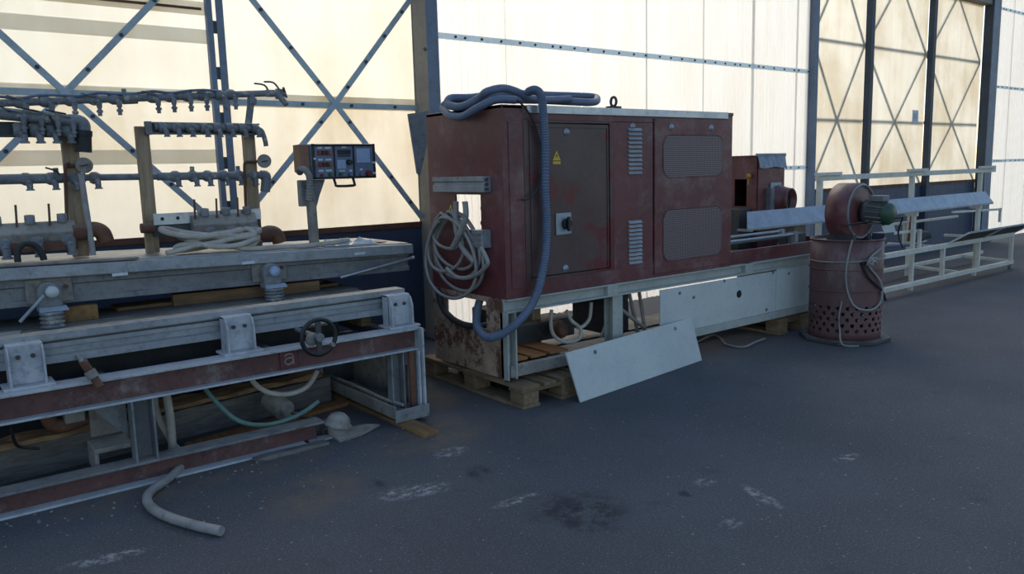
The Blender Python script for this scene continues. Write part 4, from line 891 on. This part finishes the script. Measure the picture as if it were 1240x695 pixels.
# slide rails and odds in the tray
for k, (y, z) in enumerate(((4.10, .86), (4.16, .84), (4.24, .88))):
    tag(part('guide_rod', MB().cyl((5.45, y, z), (6.45, y, z), .014).box(5.40, 5.46, y-.02, y+.02, .701, z+.02).box(6.42, 6.47, y-.02, y+.02, .701, z+.02), M['zinc']), ('bright guide rod nearest the tray wall', 'bright guide rod between two others in the tray', 'bright guide rod under the chute')[k], 'guide rod', 'guide rods in the tray')
tag(part('motor_block', MB().box(6.50, 6.66, 4.12, 4.28, .701, .86).cyl((6.5, 4.2, .80), (6.40, 4.2, .80), .05, n=14), M['steel_dark'], None, .006), 'dark motor block in the tray below the chute end', 'motor')
tag(part('pale_casing', MB().box(7.15, 7.36, 4.56, 4.76, .0, .93), M['limed'], None, .006), 'pale ribbed casing standing behind the drum', 'casing')

# ---------------- long sheet chute
ct = thing('sheet_chute', (8.6, 4.35, 0), 'long folded galvanised chute running from the saw housing past the drum', 'chute')
def chute(x0, x1):
    P = [(4.37, 1.075), (4.28, .930), (4.28, .910), (4.290, .910), (4.292, .920), (4.375, 1.060), (4.45, .990), (4.457, .998)]
    return MB().prism([(x0, a, b) for a, b in P], (x1-x0, 0, 0)).map(lambda x, y, z: (x+(y-4.37)*(1.35 if x < x0+.5 else -.5), y, z))
part('chute_sheet', chute(6.10, 11.19), M['zinc'], ct, .002)
part('chute_rib', MB().box(6.05, 6.09, 4.295, 4.44, .898, .918), M['zinc'], ct)
for x in (7.6, 9.2, 10.9):
    part('chute_bracket', MB().box(x-.02, x+.02, 4.29, 4.43, .865, .909), M['ivory'], ct); part('chute_leg', MB().box(x-.02, x+.02, 4.312, 4.352, 0, .865), M['ivory'], ct)

# ---------------- drum with blower
DX, DY, DR = 6.33, 3.53, .290
drum = thing('steel_drum', (DX, DY, 0), 'rusty red steel drum with drilled holes round the bottom', 'drum')
part('base_plate', MB().prism([(DX+.37*math.cos(a), DY+.37*math.sin(a), .004) for a in [PI/8+k*PI/4 for k in range(8)]], (0, 0, .028)), M['steel_dark'], drum, .003)
def drum_wall():
    mb = MB(); n = 48; V = lambda a, z: (DX+DR*math.cos(a), DY+DR*math.sin(a), z)
    st = 2*PI/n; z0, z1, rows = .085, .325, 5; dz = (z1-z0)/rows
    for k in range(n):
        a = k*st
        for za, zb in ((.032, z0), (z1, .44), (.44, .60), (.60, .865)): mb.add([V(a, za), V(a+st, za), V(a+st, zb), V(a, zb)], [(0, 1, 2, 3)], True)
        for r in range(rows):
            za = z0+r*dz; zb = za+dz
            if (k+r) % 2: mb.add([V(a, za), V(a+st, za), V(a+st, zb), V(a, zb)], [(0, 1, 2, 3)], True); continue
            ac, zc = a+st/2, (za+zb)/2; rr = .0165; O = []
            for t in range(8): O.append(V(ac+rr*math.cos(PI/4*t+PI/4*5)/DR, zc+rr*math.sin(PI/4*t+PI/4*5)))
            Q = [V(a, za), V((a+a+st)/2, za), V(a+st, za), V(a+st, zc), V(a+st, zb), V(ac, zb), V(a, zb), V(a, zc)]
            mb.add(Q+O, [(i, (i+1) % 8, 8+(i+1) % 8, 8+i) for i in range(8)], True)
    return mb
dw = part('drum_wall', drum_wall(), M['drum'], drum)
bm = bmesh.new(); bm.from_mesh(dw.data); bmesh.ops.remove_doubles(bm, verts=bm.verts, dist=.0004); bm.to_mesh(dw.data); bm.free(); sm = dw.modifiers.new('thickness', 'SOLIDIFY'); sm.thickness = .004
for z in (.44, .62, .862): part('hoop', MB().tube([(DX+(DR+.004)*math.cos(a), DY+(DR+.004)*math.sin(a), z) for a in [k*2*PI/48 for k in range(48)]], .006, 8, 1, True), M['drum'], drum)
part('drum_deck', MB().cyl((DX, DY, .828), (DX, DY, .842), DR-.012, n=40), M['steel_dark'], drum)
fan = thing('blower_fan', (DX, DY, .85), 'red round blower with a green-ended motor on top of the drum', 'blower')
FX, FY, FZ, FR = DX+.01, DY-.01, 1.087, .238
part('scroll', MB().lathe([(.001, -.10), (FR-.02, -.10), (FR, -.09), (FR, .09), (FR-.02, .10), (.001, .10)], (FX, FY, FZ), (0, -1, 0), 40), M['red'], fan)
part('rim', MB().tube([(FX+(FR-.02)*math.cos(a), FY-.103, FZ+(FR-.02)*math.sin(a)) for a in [k*2*PI/40 for k in range(40)]], .010, 8, 1, True), M['steel'], fan)
mo = part('motor', MB().lathe([(.001, .02), (.10, .02), (.10, .05), (.088, .06), (.088, .19), (.001, .19)], (FX+.02, FY-.10, FZ-.0), (.10, -1, -.08), 24), M['steel_dark'], fan)
for k in range(14):
    a = k*2*PI/14; d = Vector((.10, -1, -.08)).normalized(); e1 = d.orthogonal().normalized(); e2 = d.cross(e1); o_ = Vector((FX+.02, FY-.10, FZ))+(e1*math.cos(a)+e2*math.sin(a))*.093
    part('cooling_fin', MB().bar(o_+d*.06, o_+d*.185, .004, .018, (e1*math.cos(a)+e2*math.sin(a))), M['steel'], mo)
part('motor_cowl', MB().lathe([(.09, .17), (.094, .19), (.09, .225), (.07, .25), (.001, .255)], (FX+.02, FY-.10, FZ), (.10, -1, -.08), 24), M['motor_green'], fan)
part('terminal_box', MB().box(FX-.04, FX+.07, FY-.30, FY-.18, FZ+.085, FZ+.135), M['steel'], fan, .008)
for sx in (-1, 1): part('foot', MB().box(FX+sx*.12-.025, FX+sx*.12+.025, FY-.12, FY+.12, .843, .90), M['steel_dark'], fan, .003)
part('data_plate', MB().prism([(FX+.20, FY-.20, .90), (FX+.36, FY-.22, .90), (FX+.34, FY-.20, .985), (FX+.19, FY-.17, .985)], (0, .004, 0)), M['panel'], fan)
part('plate_bracket', MB().box(FX+.19, FX+.35, FY-.21, FY-.10, .843, .897), M['dado'], fan)
fp = lambda u, v, dr_=.31: (lambda p: (DX+dr_*(p.x-DX)/math.hypot(p.x-DX, p.y-DY), DY+dr_*(p.y-DY)/math.hypot(p.x-DX, p.y-DY), p.z))(at(u, v, y=3.27))
hose('drum_cable', [fp(1035, 292), fp(1028, 315), fp(1024, 340), fp(1030, 362), fp(1040, 374), fp(1052, 374), fp(1060, 362), fp(1059, 340), fp(1050, 318), fp(1060, 300)], .009, 'hose_grey', 'grey cable loop hanging down the drum side', 'cable')
hose('drum_cable', [fp(1045, 318), fp(1050, 335), fp(1060, 350), fp(1071, 363, .315)], .010, 'rubber', 'black cable hanging from the tape round the drum', 'cable')
hose('drum_cable', [fp(1015, 372), fp(1006, 395), fp(1010, 408)] + [at(1020, 417, z=.045), at(1040, 419, z=.045)], .007, 'hose_grey', 'thin cable trailing from the drum onto its base plate', 'cable')
for i, (z, lab) in enumerate(((.70, 'upper'), (.655, 'lower'))):
    pass
tag(part('tape_band', MB().tube([(DX+(DR+.010)*math.cos(a), DY+(DR+.010)*math.sin(a), .70+.018*math.sin(a+2)) for a in [k*2*PI/40 for k in range(40)]], .006, 6, 1, True), M['hose_grey']), 'grey strap tied round the upper drum', 'strap')
part_ = MB(); kp = Vector(fp(1052, 316))
for k in range(7): part_.tube([kp+Vector((random.uniform(-.08, .08), random.uniform(-.03, 0), random.uniform(-.03, .03))) for q_ in range(5)], .007, 6, 4)
tag(part('cable_knot', part_, M['hose_grey'], None, 0, None, 'stuff'), 'tangle of tied cable ends on the drum strap', 'cable', kind='stuff')
hose('fan_wire', [Vector((FX-.25, FY-.11, FZ-.10)), Vector((FX-.1, FY-.15, FZ-.085)), Vector((FX+.12, FY-.36, FZ-.05)), Vector((FX+.30, FY-.30, FZ-.06)), Vector((FX+.36, FY-.24, FZ-.20)), Vector((FX+.33, FY-.30, FZ-.32))], .007, 'rubber', 'thin black wire wrapped across the blower motor', 'wire')

# ================================================================== ivory outfeed rack
rk = thing('outfeed_rack', (10.3, 4.6, 0), 'ivory tubular outfeed rack with slanted grey grates', 'rack')
t_ = .045
def rb(name, p, q, w_=t_, mat='ivory'): return part(name, MB().bar(p, q, w_, w_), M[mat], rk, .003)
YF, YR = 4.28, 4.92
rb('front_rail', (7.9, YF, .47), (11.92, YF, .47), .055); rb('bottom_rail', (7.9, YF, .09), (11.95, YF, .09), .05)
for x in (8.0, 9.86, 10.85, 11.90): rb('leg', (x, YF, .115), (x, YF, .443))
for x in (8.0, 11.9):
    part('castor', MB().cyl((x, YF-.02, .033), (x, YF+.02, .033), .032, n=14), M['steel'], rk); part('castor_fork', MB().box(x-.03, x+.03, YF-.03, YF+.03, .05, .066), M['steel'], rk)
rb('rear_bottom_rail', (7.9, YR, .13), (12.6, YR, .13))
for x in (8.2, 10.35, 12.4): rb('rear_post', (x, YR, .0), (x, YR, 1.30), .055)
for x in (10.35, 11.9): rb('cross_tube', (x, YF+.03, .10), (x+.02, YR-.03, .13), .04)
rb('top_rail', (8.15, YR, 1.325), (12.85, YR, 1.325), .06)
for x in (8.25, 10.35, 12.45): rb('top_stub', (x-.22, YR-.05, 1.372), (x+.30, YR-.05, 1.372), .035)
rb('mid_rail', (8.2, YF+.10, .70), (9.4, YF+.10, .68), .03); rb('mid_rail', (9.3, 4.7, .74), (11.2, 4.7, .74), .03); rb('mid_rail', (11.4, 4.85, .78), (13.0, 4.85, .74), .03)
rb('mid_post', (9.38, YF+.06, .48), (9.38, YF+.06, .70), .035); rb('mid_post', (9.75, 4.7, .47), (9.75, 4.7, .74), .035); rb('mid_post', (12.98, 4.85, .55), (12.98, 4.85, .76), .03)
rb('end_tube', (8.0, YF, .30), (8.0, YR, .30), .035)
for x in (9.75, 11.3): rb('joint_tube', (x, YF+.02, .47), (x, YR-.02, .47), .035)
for x0, x1 in ((9.95, 10.92), (10.96, 11.93)):
    P = lambda x, t: (x, YF-.03-.22*t, .50+.135*t)
    gr = part('grate', MB().add([P(x0, 0), P(x1, 0), P(x1, 1), P(x0, 1)] + [tuple(Vector(P(x, t))+Vector((0, .008, .010))) for x, t in ((x0, 0), (x1, 0), (x1, 1), (x0, 1))], [(3, 2, 1, 0), (4, 5, 6, 7), (0, 1, 5, 4), (1, 2, 6, 5), (2, 3, 7, 6), (3, 0, 4, 7)]), M['steel_dark'], rk)
    for x in (x0, x1): part('grate_arm', MB().bar(P(x, -.1), P(x, 1.02), .03, .02), M['ivory'], gr)
    part('grate_lip', MB().bar(P(x0, 1.0), P(x1, 1.0), .015, .02), M['zinc'], gr)
hose('rack_pipe', [(8.6, 4.6, .50), (9.0, 4.55, .52), (9.6, 4.5, .50), (10.0, 4.55, .50)], .02, 'hose', 'bundle tube lying across the rack frame', 'tube')
tag(part('tool_bag', MB().prism([(9.95, 4.62, .51), (10.35, 4.62, .51), (10.28, 4.62, .60), (10.05, 4.62, .63)], (0, .12, 0)), M['steel_dark'], None, .02), 'dark bundle lying on the rack behind the chute leg', 'bundle')
hang = at(1104, 262, y=4.6); tag(part('hanging_rag', MB().prism([(hang.x-.05, 4.60, .52), (hang.x+.02, 4.60, .52), (hang.x+.07, 4.60, .86), (hang.x+.02, 4.60, .86)], (0, .03, 0)), M['rust'], None, .01), 'dark brown rag hanging below the chute', 'rag')

# crumbs of dirt along the bench
cr_ = MB()
for k in range(170):
    u = random.random(); x = random.uniform(.0, 2.4); y = 4.0+random.gauss(0, .12) if random.random() < .6 else random.uniform(3.4, 4.4); s_ = random.uniform(.002, .007)
    cr_.prism([(x-s_, y-s_*.6, 0), (x+s_, y-s_, 0), (x+s_*.3, y+s_, 0)], (random.uniform(-.003, .003), 0, s_*.8))
tag(part('dirt_crumbs', cr_, M['limed'], None, 0), 'scattered crumbs of dirt on the asphalt by the bench', 'dirt', kind='stuff')
